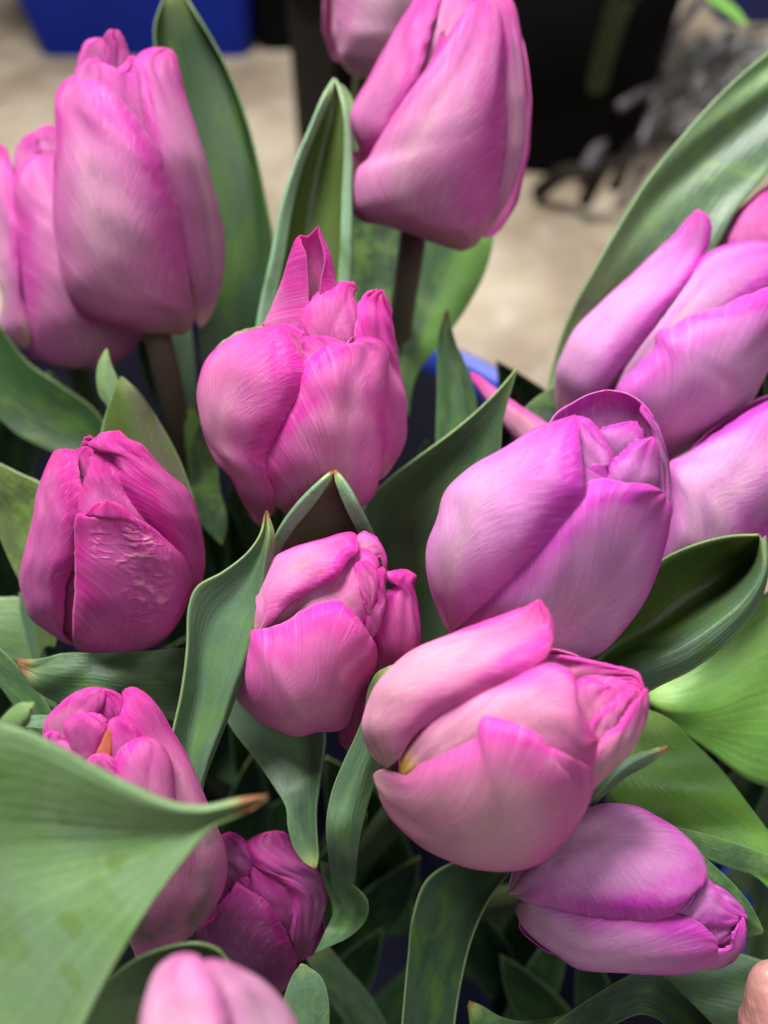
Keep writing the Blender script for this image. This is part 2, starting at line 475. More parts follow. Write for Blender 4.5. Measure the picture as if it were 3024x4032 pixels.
# ------------------------------------------------------------------ leaves
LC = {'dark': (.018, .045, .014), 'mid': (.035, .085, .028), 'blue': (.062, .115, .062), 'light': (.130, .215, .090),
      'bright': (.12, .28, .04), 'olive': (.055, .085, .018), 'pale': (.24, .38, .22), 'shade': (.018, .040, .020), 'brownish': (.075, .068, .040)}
def leaf(label, f, D, rails, col, mat=None, cup=0.0, tipbrown=0.0, edge=.6, colb=None, nv=70, nu=33, thick=.0005, wav=0.0, group=None, margin=None, blot=()):
    """rails run from tip to foot"""
    W, U, V = rails_grid(rails, f, D, nu, nv)
    # cup towards camera direction
    if cup:
        wv = np.linalg.norm(W[:, -1] - W[:, 0], axis=1)[:, None]
        cd = np.array(camo.location) - W; cd /= np.linalg.norm(cd, axis=-1)[..., None]
        prof = np.sin(np.pi * U)
        W = W + cd * (cup * wv * prof)[..., None]
    sd = rng.integers(1e6)
    if wav:
        cd = np.array(camo.location) - W; cd /= np.linalg.norm(cd, axis=-1)[..., None]
        W = W + cd * (wav * vnoise(U * 4, V * 9, sd) * sm(0, .1, V))[..., None]
    c0 = np.array(LC[col]); c1 = np.array(LC[colb or col])
    t = np.clip(.5 + .6 * vnoise(U * 3, V * 5, sd + 3), 0, 1)[..., None] if colb is None else sm(.35, .65, U)[..., None]
    C = c0 * (1 - t) + (c1 if colb else c0 * 1.25) * t
    au = np.abs(U * 2 - 1)
    if margin:
        mm = sm(margin - .06, margin + .06, au)[..., None]
        C = C * (1 - mm) + np.array((.20, .34, .20)) * mm
    e = (sm(.94, .99, au) * edge * .7)[..., None]
    C = C * (1 - e) + np.array((.34, .48, .22)) * e
    y = (sm(.16, .02, V) * (.5 if tipbrown else .25))[..., None]
    C = C * (1 - y) + np.array((.36, .42, .10)) * y
    for bu_, bv_, br_ in blot:
        dd = np.hypot((U - bu_) * 1.0, (V - bv_) * 1.1) + .012 * vnoise(U * 30, V * 30, sd + 9)
        q = (sm(br_, br_ * .6, dd) * .75)[..., None]; C = C * (1 - q) + np.array((.10, .17, .03)) * q
    if tipbrown:
        b = sm(tipbrown, tipbrown * .55, V + .01 * vnoise(U * 9, V * 40, sd))[..., None]
        C = C * (1 - b) + np.array((.24, .085, .03)) * b
    org = W[-1].mean(0)
    o = grid_mesh('tulip_leaf', W, C, U, V, mat or (M_LEAFD if col in ('dark', 'olive', 'shade', 'brownish') else M_LEAF), None, org, thick=thick)
    tag(o, label, 'leaf', group or 'leaves of the tulips')
    return o

# ------------------------------------------------------------------ floor, bucket and what stands behind
fl_m, nt, N, L_, b = newmat('concrete_floor')
tc = N.new('ShaderNodeTexCoord')
n1 = noise(nt, tc.outputs['Object'], 2.6, 6, .6); n2 = noise(nt, tc.outputs['Object'], 14, 5, .65); n3 = noise(nt, tc.outputs['Object'], 160, 3, .6)
c = mixc(nt, rng_node(nt, n1, .35, .65), (.23, .175, .12), (.45, .38, .285))
c = mixc(nt, rng_node(nt, n2, .50, .75, 0, .45), c, (.62, .58, .50))
c = mul_col(nt, c, n3, .85, 1.12)
L_.new(c, b.inputs['Base Color']); b.inputs['Roughness'].default_value = .6
bu = N.new('ShaderNodeBump'); bu.inputs['Distance'].default_value = .002; L_.new(n2, bu.inputs['Height']); L_.new(bu.outputs[0], b.inputs['Normal'])
me = bpy.data.meshes.new('floor'); me.from_pydata([(-8, -4, 0), (8, -4, 0), (8, 12, 0), (-8, 12, 0)], [], [(0, 1, 2, 3)]); me.materials.append(fl_m)
fo = bpy.data.objects.new('floor', me); COL.objects.link(fo); tag(fo, kind='structure')

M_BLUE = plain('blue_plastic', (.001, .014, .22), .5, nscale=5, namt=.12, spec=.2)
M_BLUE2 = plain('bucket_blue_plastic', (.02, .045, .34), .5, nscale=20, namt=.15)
M_BUCKET_SHADE = plain('bucket_shaded_plastic', (.0005, .0008, .006), .7, spec=.10, nscale=12, namt=.2)  # bucket blue taken near black: the shade inside is put into the colour
M_BLACK = plain('black_plastic', (.0015, .0015, .002), .8, spec=.08, nscale=6, namt=.3)
M_GREY = plain('dull_metal', (.10, .088, .10), .5, nscale=10, namt=.3)
M_STRAW = plain('dried_stem', (.19, .155, .11), .7, nscale=60, namt=.5, bump=.001)
M_DARK = plain('dark_stem', (.02, .016, .013), .8, nscale=40, namt=.4, spec=.1)  # near-black tone for the stems at the heap's lower edge
M_GSTEM = plain('cut_green_stem', (.012, .03, .004), .8, spec=.1, nscale=60, namt=.4)

# bucket: its rim passes under the two photo points where the rim shows
RZ = .50
p1 = ground(1841, 1422, RZ)[:2]; p2 = ground(2114, 1586, RZ)[:2]
RB = .215
mid = (p1 + p2) / 2; ch = p2 - p1; cl = np.linalg.norm(ch); nrm = np.array([ch[1], -ch[0]]) / cl
if nrm[1] > 0: nrm = -nrm
cen = mid + nrm * math.sqrt(RB * RB - cl * cl / 4)
BX, BY = cen
bk = empty('flower_bucket', (BX, BY, 0), 'blue plastic bucket standing on the floor, holding the tulips, its rim showing behind them', 'bucket')
lathe('body', [(0.0, .008), (RB * .78, .008), (RB * .985, RZ - .012), (RB * .97, RZ - .012), (RB * .765, .014), (0.0, .014)], M_BUCKET_SHADE, bk)
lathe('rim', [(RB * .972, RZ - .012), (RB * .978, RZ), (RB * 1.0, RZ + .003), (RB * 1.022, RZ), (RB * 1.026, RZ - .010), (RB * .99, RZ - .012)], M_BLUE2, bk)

def bin_box(name, label, cat, x0, x1, ypx, h, depth, taper, mats, lean=0):
    """tapered rectangular bin; front bottom edge seen at photo px (x0..x1, ypx)"""
    a = ground(x0, ypx); b_ = ground(x1, ypx)
    wd = np.linalg.norm(b_ - a); c = (a + b_) / 2
    e = empty(name, (c[0], c[1] + depth / 2, 0), label, cat)
    vs = []; fs = []
    t = .006
    def ring(wx, wy, z, r=.03):
        out = []
        for sx, sy, a0 in ((1, 1, 0), (-1, 1, 90), (-1, -1, 180), (1, -1, 270)):
            for k in range(6):
                an = math.radians(a0 + k * 18)
                out.append((sx * (wx / 2 - r) + r * math.cos(an), sy * (wy / 2 - r) + r * math.sin(an), z))
        return out
    rings = [ring(wd, depth, .0), ring(wd, depth, .004), ring(wd + taper * .5, depth + taper * .5, h * .5), ring(wd + taper, depth + taper, h), ring(wd + taper - 2 * t, depth + taper - 2 * t, h), ring(wd - 2 * t, depth - 2 * t, .02)]
    n = 24
    for r in rings: vs += r
    for i in range(len(rings) - 1):
        for j in range(n):
            k = (j + 1) % n; fs.append((i * n + j, i * n + k, (i + 1) * n + k, (i + 1) * n + j))
    fs.append(tuple(range(n))[::-1]); fs.append(tuple(range((len(rings) - 1) * n, len(rings) * n)))
    me = bpy.data.meshes.new('body'); me.from_pydata(vs, [], fs); me.update(); me.materials.append(mats)
    o = bpy.data.objects.new('body', me); COL.objects.link(o); o.parent = e
    vs = []; fs = []
    rr = [ring(wd + taper, depth + taper, h - .03), ring(wd + taper + .03, depth + taper + .03, h - .03), ring(wd + taper + .03, depth + taper + .03, h + .002), ring(wd + taper - .01, depth + taper - .01, h + .002)]
    for r in rr: vs += r
    for i in range(3):
        for j in range(n):
            k = (j + 1) % n; fs.append((i * n + j, i * n + k, (i + 1) * n + k, (i + 1) * n + j))
    me = bpy.data.meshes.new('rim'); me.from_pydata(vs, [], fs); me.update(); me.materials.append(mats)
    o = bpy.data.objects.new('rim', me); COL.objects.link(o); o.parent = e
    return e
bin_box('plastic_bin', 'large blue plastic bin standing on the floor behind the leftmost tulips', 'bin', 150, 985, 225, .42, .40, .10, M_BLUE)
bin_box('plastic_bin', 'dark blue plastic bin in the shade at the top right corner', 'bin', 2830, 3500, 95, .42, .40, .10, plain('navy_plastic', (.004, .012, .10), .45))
def bucket(px, py, r, h, label, mat, n):
    c = ground(px, py); e = empty(n, (c[0], c[1] + r, 0), label, 'bucket')
    lathe('body', [(0, .004), (r, .004), (r * 1.22, h), (r * 1.2, h), (r * .98, .01), (0, .01)], mat, e)
    lathe('rim', [(r * 1.21, h - .02), (r * 1.27, h - .02), (r * 1.27, h + .004), (r * 1.19, h + .004)], mat, e)
    return e
b1 = bucket(2190, 690, .165, .42, 'round black plastic bucket standing on the floor behind the top centre tulip', M_BLACK, 'black_bucket')
bin_box('plastic_bin', 'black box added for the shadow right beside the big blue bin', 'bin', 1010, 1180, 200, .40, .3, .05, M_BLACK)  # black box added to stand for the blue bin's shadow
b2 = bucket(1400, 400, .085, .45, 'slim black bucket in the background between the blue bin and the palest tulip', M_BLACK, 'black_bucket')

def rod(px, ya, pxb, yb, za, zb, r, mat, name, label, cat, group=None, bend=.0):
    a = ground(px, ya, za); b_ = ground(pxb, yb, zb)
    t = np.linspace(0, 1, 10)[:, None]
    P = a * (1 - t) + b_ * t; P[:, 2] += bend * np.sin(t[:, 0] * np.pi)
    o = tube(name, P, np.linspace(r, r * .8, 10), mat, (.1, .1, .1), None, P[0].copy())
    return tag(o, label, cat, group)
rod(1225, 600, 1245, -250, .006, .62, .022, M_BLACK, 'stand_leg', 'thin dark upright leg of a stand beside the blue bin', 'leg')
g = 'cut stems lying in the heap on the floor'
R_ = random.Random(5)
labs = [
 (2290, 700, 2480, 420, .020, 'fat greyish cut stem lying lowest in the heap on the floor'),
 (2380, 560, 2560, 240, .016, 'brown dried stem leaning behind the fat greyish stem'),
 (2500, 620, 2600, 430, .014, 'short straw coloured stem lying right of the fat greyish stem'),
 (2560, 330, 2750, 10, .018, 'long beige stem rising to the top edge of the photo'),
 (2600, 300, 3000, 210, .010, 'pale thin stem lying level across the top of the heap'),
 (2660, 260, 3050, 290, .010, 'thin olive stem crossing just under the pale level stem'),
 (2720, 330, 3000, 120, .012, 'tan stem slanting up to the right within the heap'),
 (2480, 250, 2640, 120, .012, 'small grey stub of stem at the left end of the heap'),
 (2780, 400, 2960, 260, .013, 'dull brown stem half behind the large right hand leaf'),
 (2440, 420, 2700, 370, .012, 'dark brown stem lying flat in the middle of the heap'),
 (2120, 760, 2330, 690, .022, 'dark stem lying at the foot of the big black bucket'),
 (2300, 800, 2430, 640, .018, 'dark short stem at the lowest point of the heap'),
 (2420, 740, 2520, 560, .018, 'dark stem leaning beside the lowest point of the heap')]
for i, (xa, ya, xb, yb, r, lb) in enumerate(labs):
    r = r * .62
    rod(xa, ya, xb, yb, .02 + .012 * (i % 10), .05 + .02 * (i % 4), r, M_DARK if i > 9 else [M_GREY, M_STRAW, M_GREY][i % 3], 'cut_stem', lb, 'stem', g, .02)
M_WIRE = plain('bright_wire', (.45, .43, .40), .3, metal=.8, nscale=30)
for i in range(14):
    xa, ya = R_.uniform(2480, 2950), R_.uniform(220, 470); an = R_.uniform(-.6, .5) if i % 2 else R_.uniform(-1.6, -.9)
    ln = R_.uniform(120, 330)
    rod(xa, ya, xa + ln * math.cos(an), ya + ln * math.sin(an) * .6, .10, .11 + R_.uniform(-.03, .05), R_.uniform(.0022, .004), [M_WIRE, M_STRAW, M_WIRE][i % 3], 'florist_wire',
        'thin wire tangled in the blurred heap at the top right', 'wire', 'thin wires tangled in the heap', R_.uniform(-.01, .03))
# crumpled clear wrapper
mw, nt, N, L_, b = newmat('clear_wrapper'); b.inputs['Base Color'].default_value = (.5, .5, .5, 1); b.inputs['Roughness'].default_value = .18
b.inputs['Transmission Weight'].default_value = .35
def crumple(px, py, z, sx, sy, label):
    c = ground(px, py, z); n = 22
    U, V = np.meshgrid(np.linspace(0, 1, n), np.linspace(0, 1, n)); sd = rng.integers(1e6)
    X = (U - .5) * sx; Y = (V - .5) * sy * .5
    Z = (V - .5) * sy * .6 + .028 * vnoise(U * 11, V * 9, sd) + .012 * vnoise(U * 29, V * 23, sd + 1)
    W = np.stack([X, Y + .02 * vnoise(U * 13, V * 15, sd + 2), Z], -1) + c
    W[..., 2] = np.maximum(W[..., 2], .004)
    o = grid_mesh('wrapper', W, np.ones((n, n, 3)) * .6, U, V, mw, None, c, thick=.0006)
    tag(o, label, 'wrapper')
crumple(2680, 390, .07, .07, .13, 'crumpled clear wrapper catching the light on the heap of stems')
crumple(2860, 250, .08, .16, .10, 'wide creased clear sleeve lying behind the crumpled wrapper')
# stems standing in the black bucket
rod(2350, 330, 2500, -60, .30, .55, .012, M_GSTEM, 'cut_stem', 'blurred green stem hanging over the black bucket', 'stem', None, .03)
# ------------------------------------------------------------------ the tulips, traced at their own distances
t = Tulip('C1', .232, (780, 1950), (620, 230), 470, .30, 'dusty', 'tall dusty pink tulip standing at the upper left in front of the blue bin',
          stem=('FD', (.234, .236, .242, .255, .27), [(330, 680), (342, 735), (362, 820), (385, 930), (402, 1010)]), stemcol=(.105, .075, .05))
t.petal([(1030,1940),(850,1925),(640,1880),(470,1800),(380,1690),(345,1560),(315,1350),(305,1150),(320,950),(330,750),(330,600),(355,510),(405,455),(445,448),(475,500)],
        [(1030,1940),(1090,1925),(1125,1870),(1125,1790),(1100,1650),(1060,1450),(1020,1250),(960,1050),(890,880),(800,730),(700,600),(620,510),(560,472),(510,475),(475,500)], off=12, crease=.035)
t.petal([(1165,1905),(1130,1850),(1110,1700),(1070,1500),(1010,1250),(950,1050),(890,850),(850,650),(830,480),(805,350),(850,300),(930,283),(990,290)],
        [(1165,1905),(1220,1830),(1270,1700),(1300,1550),(1305,1400),(1270,1250),(1210,1050),(1160,870),(1120,700),(1070,520),(1040,400),(1015,320),(990,290)], k=.9, off=-30, pil=.16, crease=-.02)
t.petal([(1000,1500),(760,1000),(640,800),(590,600),(575,430),(590,365),(640,400),(700,395),(750,340),(770,325)],
        [(1000,1500),(1050,1400),(1000,1000),(900,800),(870,600),(840,450),(800,350),(770,325)], k=.85, off=-60, mode='in')
t.petal([(700,1000),(400,700),(420,480),(450,400),(520,345),(560,335)], [(700,1000),(720,700),(640,500),(600,420),(575,345),(560,335)], k=.8, off=-70)
t.petal([(600,900),(430,500),(450,380),(475,290),(510,240),(560,225),(610,225)], [(600,900),(680,600),(640,400),(620,330),(625,290),(610,225)], k=.2, off=-60)
t.petal([(700,900),(600,500),(605,360),(625,260),(610,210),(640,178),(670,178)], [(700,900),(790,600),(765,400),(745,300),(710,220),(690,185),(670,178)], k=.1, off=-40, mode='in', crease=.08)

t = Tulip('C1', .262, (400, 2130), (250, 760), 360, .25, 'dusty', 'out of focus pink tulip at the left edge, half hidden behind the tall dusty one')
t.petal([(430,2140),(250,2090),(180,1990),(140,1800),(110,1550),(80,1300),(60,1100),(90,1010),(160,930),(220,905),(250,915),(268,945)],
        [(430,2140),(650,2120),(800,1990),(850,1850),(800,1500),(600,1200),(450,1000),(330,900),(290,905),(268,945)], off=5, crease=.03)
t.petal([(150,2030),(60,1980),(15,1880),(25,1750),(10,1650),(-60,1500),(-120,1200),(-100,950),(-20,820)],
        [(150,2030),(178,1990),(150,1850),(120,1700),(95,1400),(72,1100),(65,980),(35,870),(-20,820)], off=20, pil=.15)
t.petal([(250,1200),(100,1050),(80,1000),(90,900),(130,810),(190,768)], [(250,1200),(260,1000),(225,900),(215,850),(205,780),(190,768)], k=.6, off=-30, mode='in')
t.petal([(280,1100),(210,950),(200,850),(205,775),(240,738),(290,730)], [(280,1100),(400,950),(380,850),(360,770),(330,740),(290,730)], k=.5, off=-40, mode='in')

t = Tulip('C2', .232, (1100, 1420), (1330, -80), 470, .28, 'dusty', 'large rosy tulip at the top centre with its tip at the photo edge',
          stem=('FD', (.236, .24, .25, .27), [(897, 470), (888, 540), (872, 640), (858, 760)]), stemcol=(.085, .07, .05))
t.petal([(1200,1455),(1050,1410),(900,1350),(760,1300),(640,1280),(580,1220),(575,1120),(590,1040),(620,980),(690,920),(730,830),(800,690),(880,560),(1000,400),(1150,180),(1250,40),(1340,-15)],
        [(1200,1455),(1280,1425),(1340,1330),(1380,1200),(1410,1000),(1430,800),(1440,500),(1450,250),(1430,60),(1400,0),(1340,-15)], off=25, crease=.04)
t.petal([(1320,1350),(1360,1200),(1390,1000),(1420,750),(1430,500),(1430,250),(1400,60),(1400,-30),(1460,-60)],
        [(1320,1350),(1420,1260),(1500,1100),(1545,950),(1572,780),(1575,600),(1560,350),(1535,150),(1510,30),(1460,-60)], k=.9, off=-15, pil=.2)
t.petal([(580,1010),(560,900),(545,780),(550,680),(600,570),(680,430),(760,280),(850,130),(920,20),(970,-60),(1020,-100)],
        [(580,1010),(680,960),(760,860),(830,690),(920,530),(970,350),(1010,180),(1070,20),(1080,-60),(1020,-100)], k=.9, off=-20, pil=.2, mode='in')
t.petal([(800,900),(900,540),(940,400),(1000,200),(1060,20),(1100,-80),(1180,-120)], [(1000,900),(1150,500),(1250,200),(1300,30),(1270,-60),(1180,-120)], k=.7, off=-60)

t = Tulip('C2', .275, (650, 430), (750, -700), 330, .2, 'pale', 'palest pink tulip, cut by the top edge, behind the large rosy one')
t.petal([(640,455),(560,420),(505,340),(510,200),(500,50),(490,-100),(560,-400),(700,-600)], [(640,455),(720,440),(830,350),(960,250),(1030,0),(1030,-200),(900,-450),(700,-600)], off=10, crease=.0)

t = Tulip('F1', .195, (780, 2050), (930, 560), 610, .38, 'hot', 'hot pink opening tulip at the centre with one petal standing tall',)
# tall back petal with both margins rolled in
t.rails([[(870,1000,120),(860,760,90),(855,640,60),(850,480,30),(835,330,10),(805,262,-20),(800,240,-30)],
         [(600,1000,60),(560,815,40),(610,680,0),(680,500,-20),(725,350,-40),(770,235,-50),(797,208,-50)],
         [(760,1000,-100),(790,800,-90),(820,650,-80),(850,500,-75),(862,350,-75),(865,250,-70),(850,212,-65)],
         [(1030,1000,0),(1050,760,0),(1035,600,0),(1028,490,-20),(992,325,-40),(945,220,-50),(918,148,-50)],
         [(950,1000,60),(930,760,60),(925,600,50),(938,490,30),(962,380,10),(940,270,-20),(914,190,-40)]], mode='out', nu=61)
t.petal([(950,1200),(830,950),(795,800),(820,690),(900,610),(990,560),(1060,520),(1110,514),(1150,532),(1166,562)],
        [(950,1200),(1130,1050),(1195,900),(1200,760),(1180,680),(1150,630),(1146,590),(1166,562)], k=.55, off=-60, mode='in', crease=.03)
t.petal([(1320,1805),(1300,1600),(1280,1300),(1270,1000),(1190,920),(1175,830),(1182,740),(1193,665),(1212,605),(1255,572),(1300,566),(1336,572)],
        [(1320,1805),(1400,1690),(1455,1530),(1472,1350),(1460,1150),(1430,950),(1405,800),(1370,650),(1336,572)], k=.8, off=-40, pil=.14, wav=.014, crease=.07, mode='in')
t.petal([(170,1300),(165,1150),(200,1020),(270,930),(400,850),(500,820),(560,812)], [(170,1300),(300,1200),(420,1000),(480,900),(530,850),(560,812)], k=.8, off=-10, mode='green')
t.petal([(800,1180),(750,960),(710,870),(665,810),(690,795)], [(800,1180),(840,1000),(828,900),(780,825),(720,797),(690,795)], k=.8, off=-40, mode='in', wav=.002)
t.petal([(900,1300),(800,1100),(815,980),(832,890),(900,868)], [(900,1300),(1180,1100),(1150,960),(1060,905),(980,878),(900,868)], k=.85, off=-35, mode='in', wav=.004)
t.petal([(760,2045),(690,2010),(640,1960),(600,1850),(550,1750),(580,1600),(680,1420),(765,1250),(803,1115),(870,1030),(950,950),(968,938),(1010,966),(1090,978),(1162,965)],
        [(760,2045),(950,2035),(1170,1980),(1240,1940),(1300,1840),(1330,1700),(1342,1500),(1348,1300),(1358,1100),(1352,965),(1310,905),(1240,880),(1180,888),(1145,925),(1162,965)], off=10, crease=.03, wav=.009)
t.petal([(540,2112),(490,2060),(420,1930),(360,1800),(280,1700),(230,1560),(190,1400),(152,1250),(162,1150),(205,1040),(290,950),(400,880),(520,830),(600,815),(655,805)],
        [(540,2112),(610,2030),(625,1900),(590,1760),(560,1660),(630,1530),(710,1400),(785,1250),(803,1150),(790,1040),(750,930),(710,850),(655,805)], off=25, pil=.16, crease=.02, wav=.008)

t = Tulip('C4', .188, (640, 1700), (650, 450), 500, .40, 'deep', 'magenta tulip at the left with a blistered pale patch on its front petal')
t.petal([(430,1685),(330,1620),(220,1530),(170,1400),(150,1280),(165,1150),(200,980),(230,850),(270,720),(290,620),(320,560),(380,546)],
        [(430,1685),(372,1600),(365,1450),(375,1300),(430,1180),(445,1000),(455,880),(460,780),(450,700),(445,610),(430,560),(380,546)], k=.9, off=-20, pil=.16, wav=.010)
t.petal([(540,850),(450,740),(412,620),(440,560),(480,535),(510,535)], [(540,850),(560,700),(550,600),(535,550),(510,535)], k=.6, off=-40, mode='in')
t.petal([(700,1150),(520,1000),(452,920),(450,850),(490,720),(530,620),(565,548),(600,540)], [(700,1150),(900,1020),(850,880),(780,760),(720,660),(660,570),(600,540)], k=.9, off=-25, mode='in', pil=.14, wav=.01)
t.petal([(1100,1420),(1000,1150),(880,990),(780,860),(705,720),(690,640),(640,575),(560,545),(530,515),(600,455),(690,440)],
        [(1100,1420),(1165,1330),(1172,1200),(1150,1050),(1100,880),(1040,760),(950,670),(870,575),(830,525),(750,490),(690,440)], k=.95, off=-5, pil=.15, wav=.012, mode='in')
t.petal([(530,640),(485,530),(490,490),(520,468)], [(530,640),(560,560),(545,500),(520,468)], k=.1, off=-40, mode='in')
t.petal([(640,1724),(520,1722),(450,1700),(432,1600),(440,1450),(445,1300),(445,1100),(437,950),(455,918),(480,935),(540,880),(620,842)],
        [(640,1724),(800,1717),(950,1640),(1040,1530),(1085,1430),(1112,1300),(1080,1200),(1020,1120),(950,1060),(870,990),(780,940),(740,900),(700,868),(620,842)], off=32, pil=.10, mat=M_PETW, crease=.03, wav=.012, end=70, roll=.04)

t = Tulip('C5', .176, (330, 1330), (1010, 420), 420, .35, 'hot', 'pink tulip just below the centre with frilled inner petals, leaning right')
t.petal([(900,700),(880,420),(885,320),(930,290),(990,310),(1028,360),(1062,450),(1060,505)], [(900,700),(960,600),(980,500),(1010,450),(1030,440),(1040,460),(1050,490),(1060,505)], k=.3, off=-40, wav=.004)
t.petal([(300,885),(310,780),(330,640),(370,500),(420,440),(550,380),(700,330),(850,292),(880,300)], [(300,885),(400,800),(500,690),(620,610),(760,548),(800,500),(830,440),(890,390),(880,300)], k=.95, off=5, pil=.2, crease=-.02)
t.petal([(330,900),(400,750),(560,600),(700,540),(800,470),(870,390),(950,390),(1010,450),(1020,520)], [(330,900),(600,900),(750,880),(900,850),(950,800),(985,700),(990,600),(1000,560),(1020,520)], k=.85, off=-45, crease=-.03)
t.petal([(960,760),(900,620),(885,540),(882,475),(940,458)], [(960,760),(1010,640),(1015,560),(1005,490),(940,458)], k=.85, off=-20, mode='in', crease=.06)
t.petal([(950,925),(938,850),(950,740),(1000,690),(992,620),(1010,520),(1035,490)], [(950,925),(1005,870),(1045,760),(1060,690),(1055,600),(1060,520),(1035,490)], k=.6, off=5, pil=.3, mode='in', wav=.012)
t.petal([(1000,1110),(1010,960),(990,900),(1030,780),(1075,650),(1115,590),(1060,550),(1110,515),(1180,510)], [(1000,1110),(1100,1095),(1200,1080),(1250,1000),(1260,880),(1242,700),(1222,600),(1230,545),(1180,510)], k=.6, off=-20, pil=.22, mode='in')
t.petal([(850,1565),(795,1500),(800,1400),(850,1310),(900,1200),(950,1100)], [(850,1565),(905,1450),(935,1300),(960,1180),(950,1100)], k=.2, off=-60, pil=.3, mode='in')
t.petal([(250,1310),(195,1240),(225,1110),(280,1000),(300,885),(400,870),(500,830),(600,760),(700,715),(790,703),(860,755),(912,810),(930,850),(920,880),(872,905)],
        [(250,1310),(320,1380),(420,1425),(540,1450),(650,1432),(800,1400),(855,1300),(925,1180),(985,1090),(1008,1000),(995,940),(935,895),(872,905)], off=20, pil=.12, crease=.03)

t = Tulip('C6', .166, (230, 1170), (1050, 290), 400, .32, 'lilac', 'big plump lilac pink tulip right of centre with an open rim of folded petals')
t.rails([[(1000,700,100),(760,430,80),(745,300,-20),(780,225,-40),(860,190,-60),(900,190,-60),(960,213,-60),(1005,228,-50),(1060,330,-20),(1088,450,20),(1090,600,60)],
         [(980,690,60),(640,500,0),(615,315,-20),(650,245,-50),(730,200,-60),(800,162,-70),(870,147,-80),(960,163,-70),(1080,280,-40),(1130,450,-10),(1142,620,20)],
         [(960,700,-40),(700,500,-120),(680,380,-140),(740,300,-150),(820,260,-150),(870,240,-150),(930,250,-150),(990,300,-140),(1050,380,-120),(1090,480,-80),(1110,640,-40)]][:0] or
        [[(620,700,30),(612,450,0),(612,320,-10),(650,250,-30),(720,205,-50),(790,168,-60),(870,147,-60)],
         [(700,700,-60),(690,480,-90),(700,370,-90),(745,300,-90),(790,240,-90),(830,200,-84),(870,150,-62)],
         [(820,700,-110),(840,520,-110),(860,400,-108),(870,320,-104),(880,250,-98),(880,195,-86),(872,152,-62)],
         [(1000,700,-80),(1030,520,-80),(1030,400,-86),(1010,310,-88),(970,240,-88),(930,200,-82),(874,150,-62)],
         [(1130,760,30),(1145,600,10),(1132,450,0),(1100,320,-20),(1040,215,-40),(960,162,-50),(875,147,-60)]], mode='out')
t.petal([(1000,900),(1080,640),(1088,560),(1092,460),(1085,380),(1060,310),(1020,240),(1030,215)], [(1000,900),(1150,700),(1146,580),(1138,470),(1120,390),(1095,310),(1060,250),(1030,215)], k=.4, off=-25, pil=.2, mode='out')
t.petal([(760,700),(748,450),(742,330),(738,270),(790,280),(832,318)], [(760,700),(860,560),(900,470),(895,430),(865,370),(832,318)], k=.8, off=-40, mode='in', crease=.03)
t.petal([(950,600),(870,430),(845,370),(835,330),(920,300),(1000,290)], [(950,600),(1000,480),(1040,390),(1030,330),(1010,310),(1000,290)], k=.55, off=-60, mode='in', pil=.2)
t.petal([(950,640),(860,590),(845,540),(890,470),(935,438),(980,390),(1070,358)], [(950,640),(1050,600),(1095,550),(1097,450),(1090,385),(1070,358)], k=.75, off=-28, mode='in', pil=.18, crease=.04)
t.petal([(780,660),(752,560),(750,520),(760,480),(800,510),(825,545)], [(780,660),(830,610),(850,560),(855,535),(825,545)], k=.95, off=-15, mode='in', wav=.003)
t.petal([(195,1218),(260,1150),(350,1060),(450,960),(560,840),(650,735),(740,640),(800,582),(850,560),(950,568),(1050,574),(1105,592),(1120,625)],
        [(195,1218),(330,1300),(550,1320),(740,1318),(860,1278),(950,1190),(1040,1060),(1105,900),(1143,760),(1152,680),(1140,630),(1120,625)], off=5, pil=.08, crease=.02)
t.petal([(200,1208),(163,1165),(130,1050),(100,920),(110,820),(150,720),(205,610),(290,520),(400,440),(520,360),(620,308),(735,262)],
        [(200,1208),(255,1150),(355,1050),(455,950),(565,840),(655,730),(722,640),(757,590),(757,500),(752,400),(745,330),(735,262)], k=1.0, off=22, pil=.14, crease=.01)

t = Tulip('FD', .151, (850, 1690), (1350, 1490), 225, .32, 'rose', 'rose pink tulip in front right of centre, petals parted to show a yellow base')
t.petal([(1150,1620),(1240,1450),(1320,1450),(1375,1475),(1390,1510),(1392,1540)], [(1150,1620),(1280,1680),(1340,1620),(1385,1580),(1392,1540)], k=-.1, off=-25, mode='core')
t.petal([(1120,1600),(1140,1430),(1180,1411),(1250,1420),(1330,1440),(1378,1460),(1390,1500)], [(1120,1600),(1260,1560),(1320,1500),(1350,1480),(1370,1480),(1385,1490),(1390,1500)], k=.2, off=-30, mode='in', conc=.12)
t.petal([(862,1682),(872,1635),(930,1560),(1000,1515),(1100,1465),(1180,1435),(1235,1455),(1250,1530),(1290,1600)], [(870,1680),(950,1670),(1040,1650),(1150,1660),(1230,1680),(1275,1660),(1290,1600)], k=1.0, off=-8, mode='yel', crease=-.02, roll=.02)
t.petal([(1250,1620),(1220,1540),(1230,1478),(1270,1470),(1320,1485)], [(1250,1620),(1300,1580),(1345,1535),(1340,1500),(1320,1485)], k=.6, off=-25, mode='in', crease=.08)
t.petal([(1265,1650),(1262,1590),(1300,1535),(1345,1500),(1372,1488)], [(1265,1650),(1320,1600),(1365,1555),(1385,1510),(1372,1488)], k=.6, off=-14, mode='in', crease=.06, pil=.2)
t.petal([(1262,1720),(1268,1650),(1305,1595),(1340,1565),(1370,1520),(1395,1488)], [(1262,1720),(1325,1655),(1362,1612),(1388,1560),(1400,1510),(1395,1488)], k=.6, off=0, pil=.2)
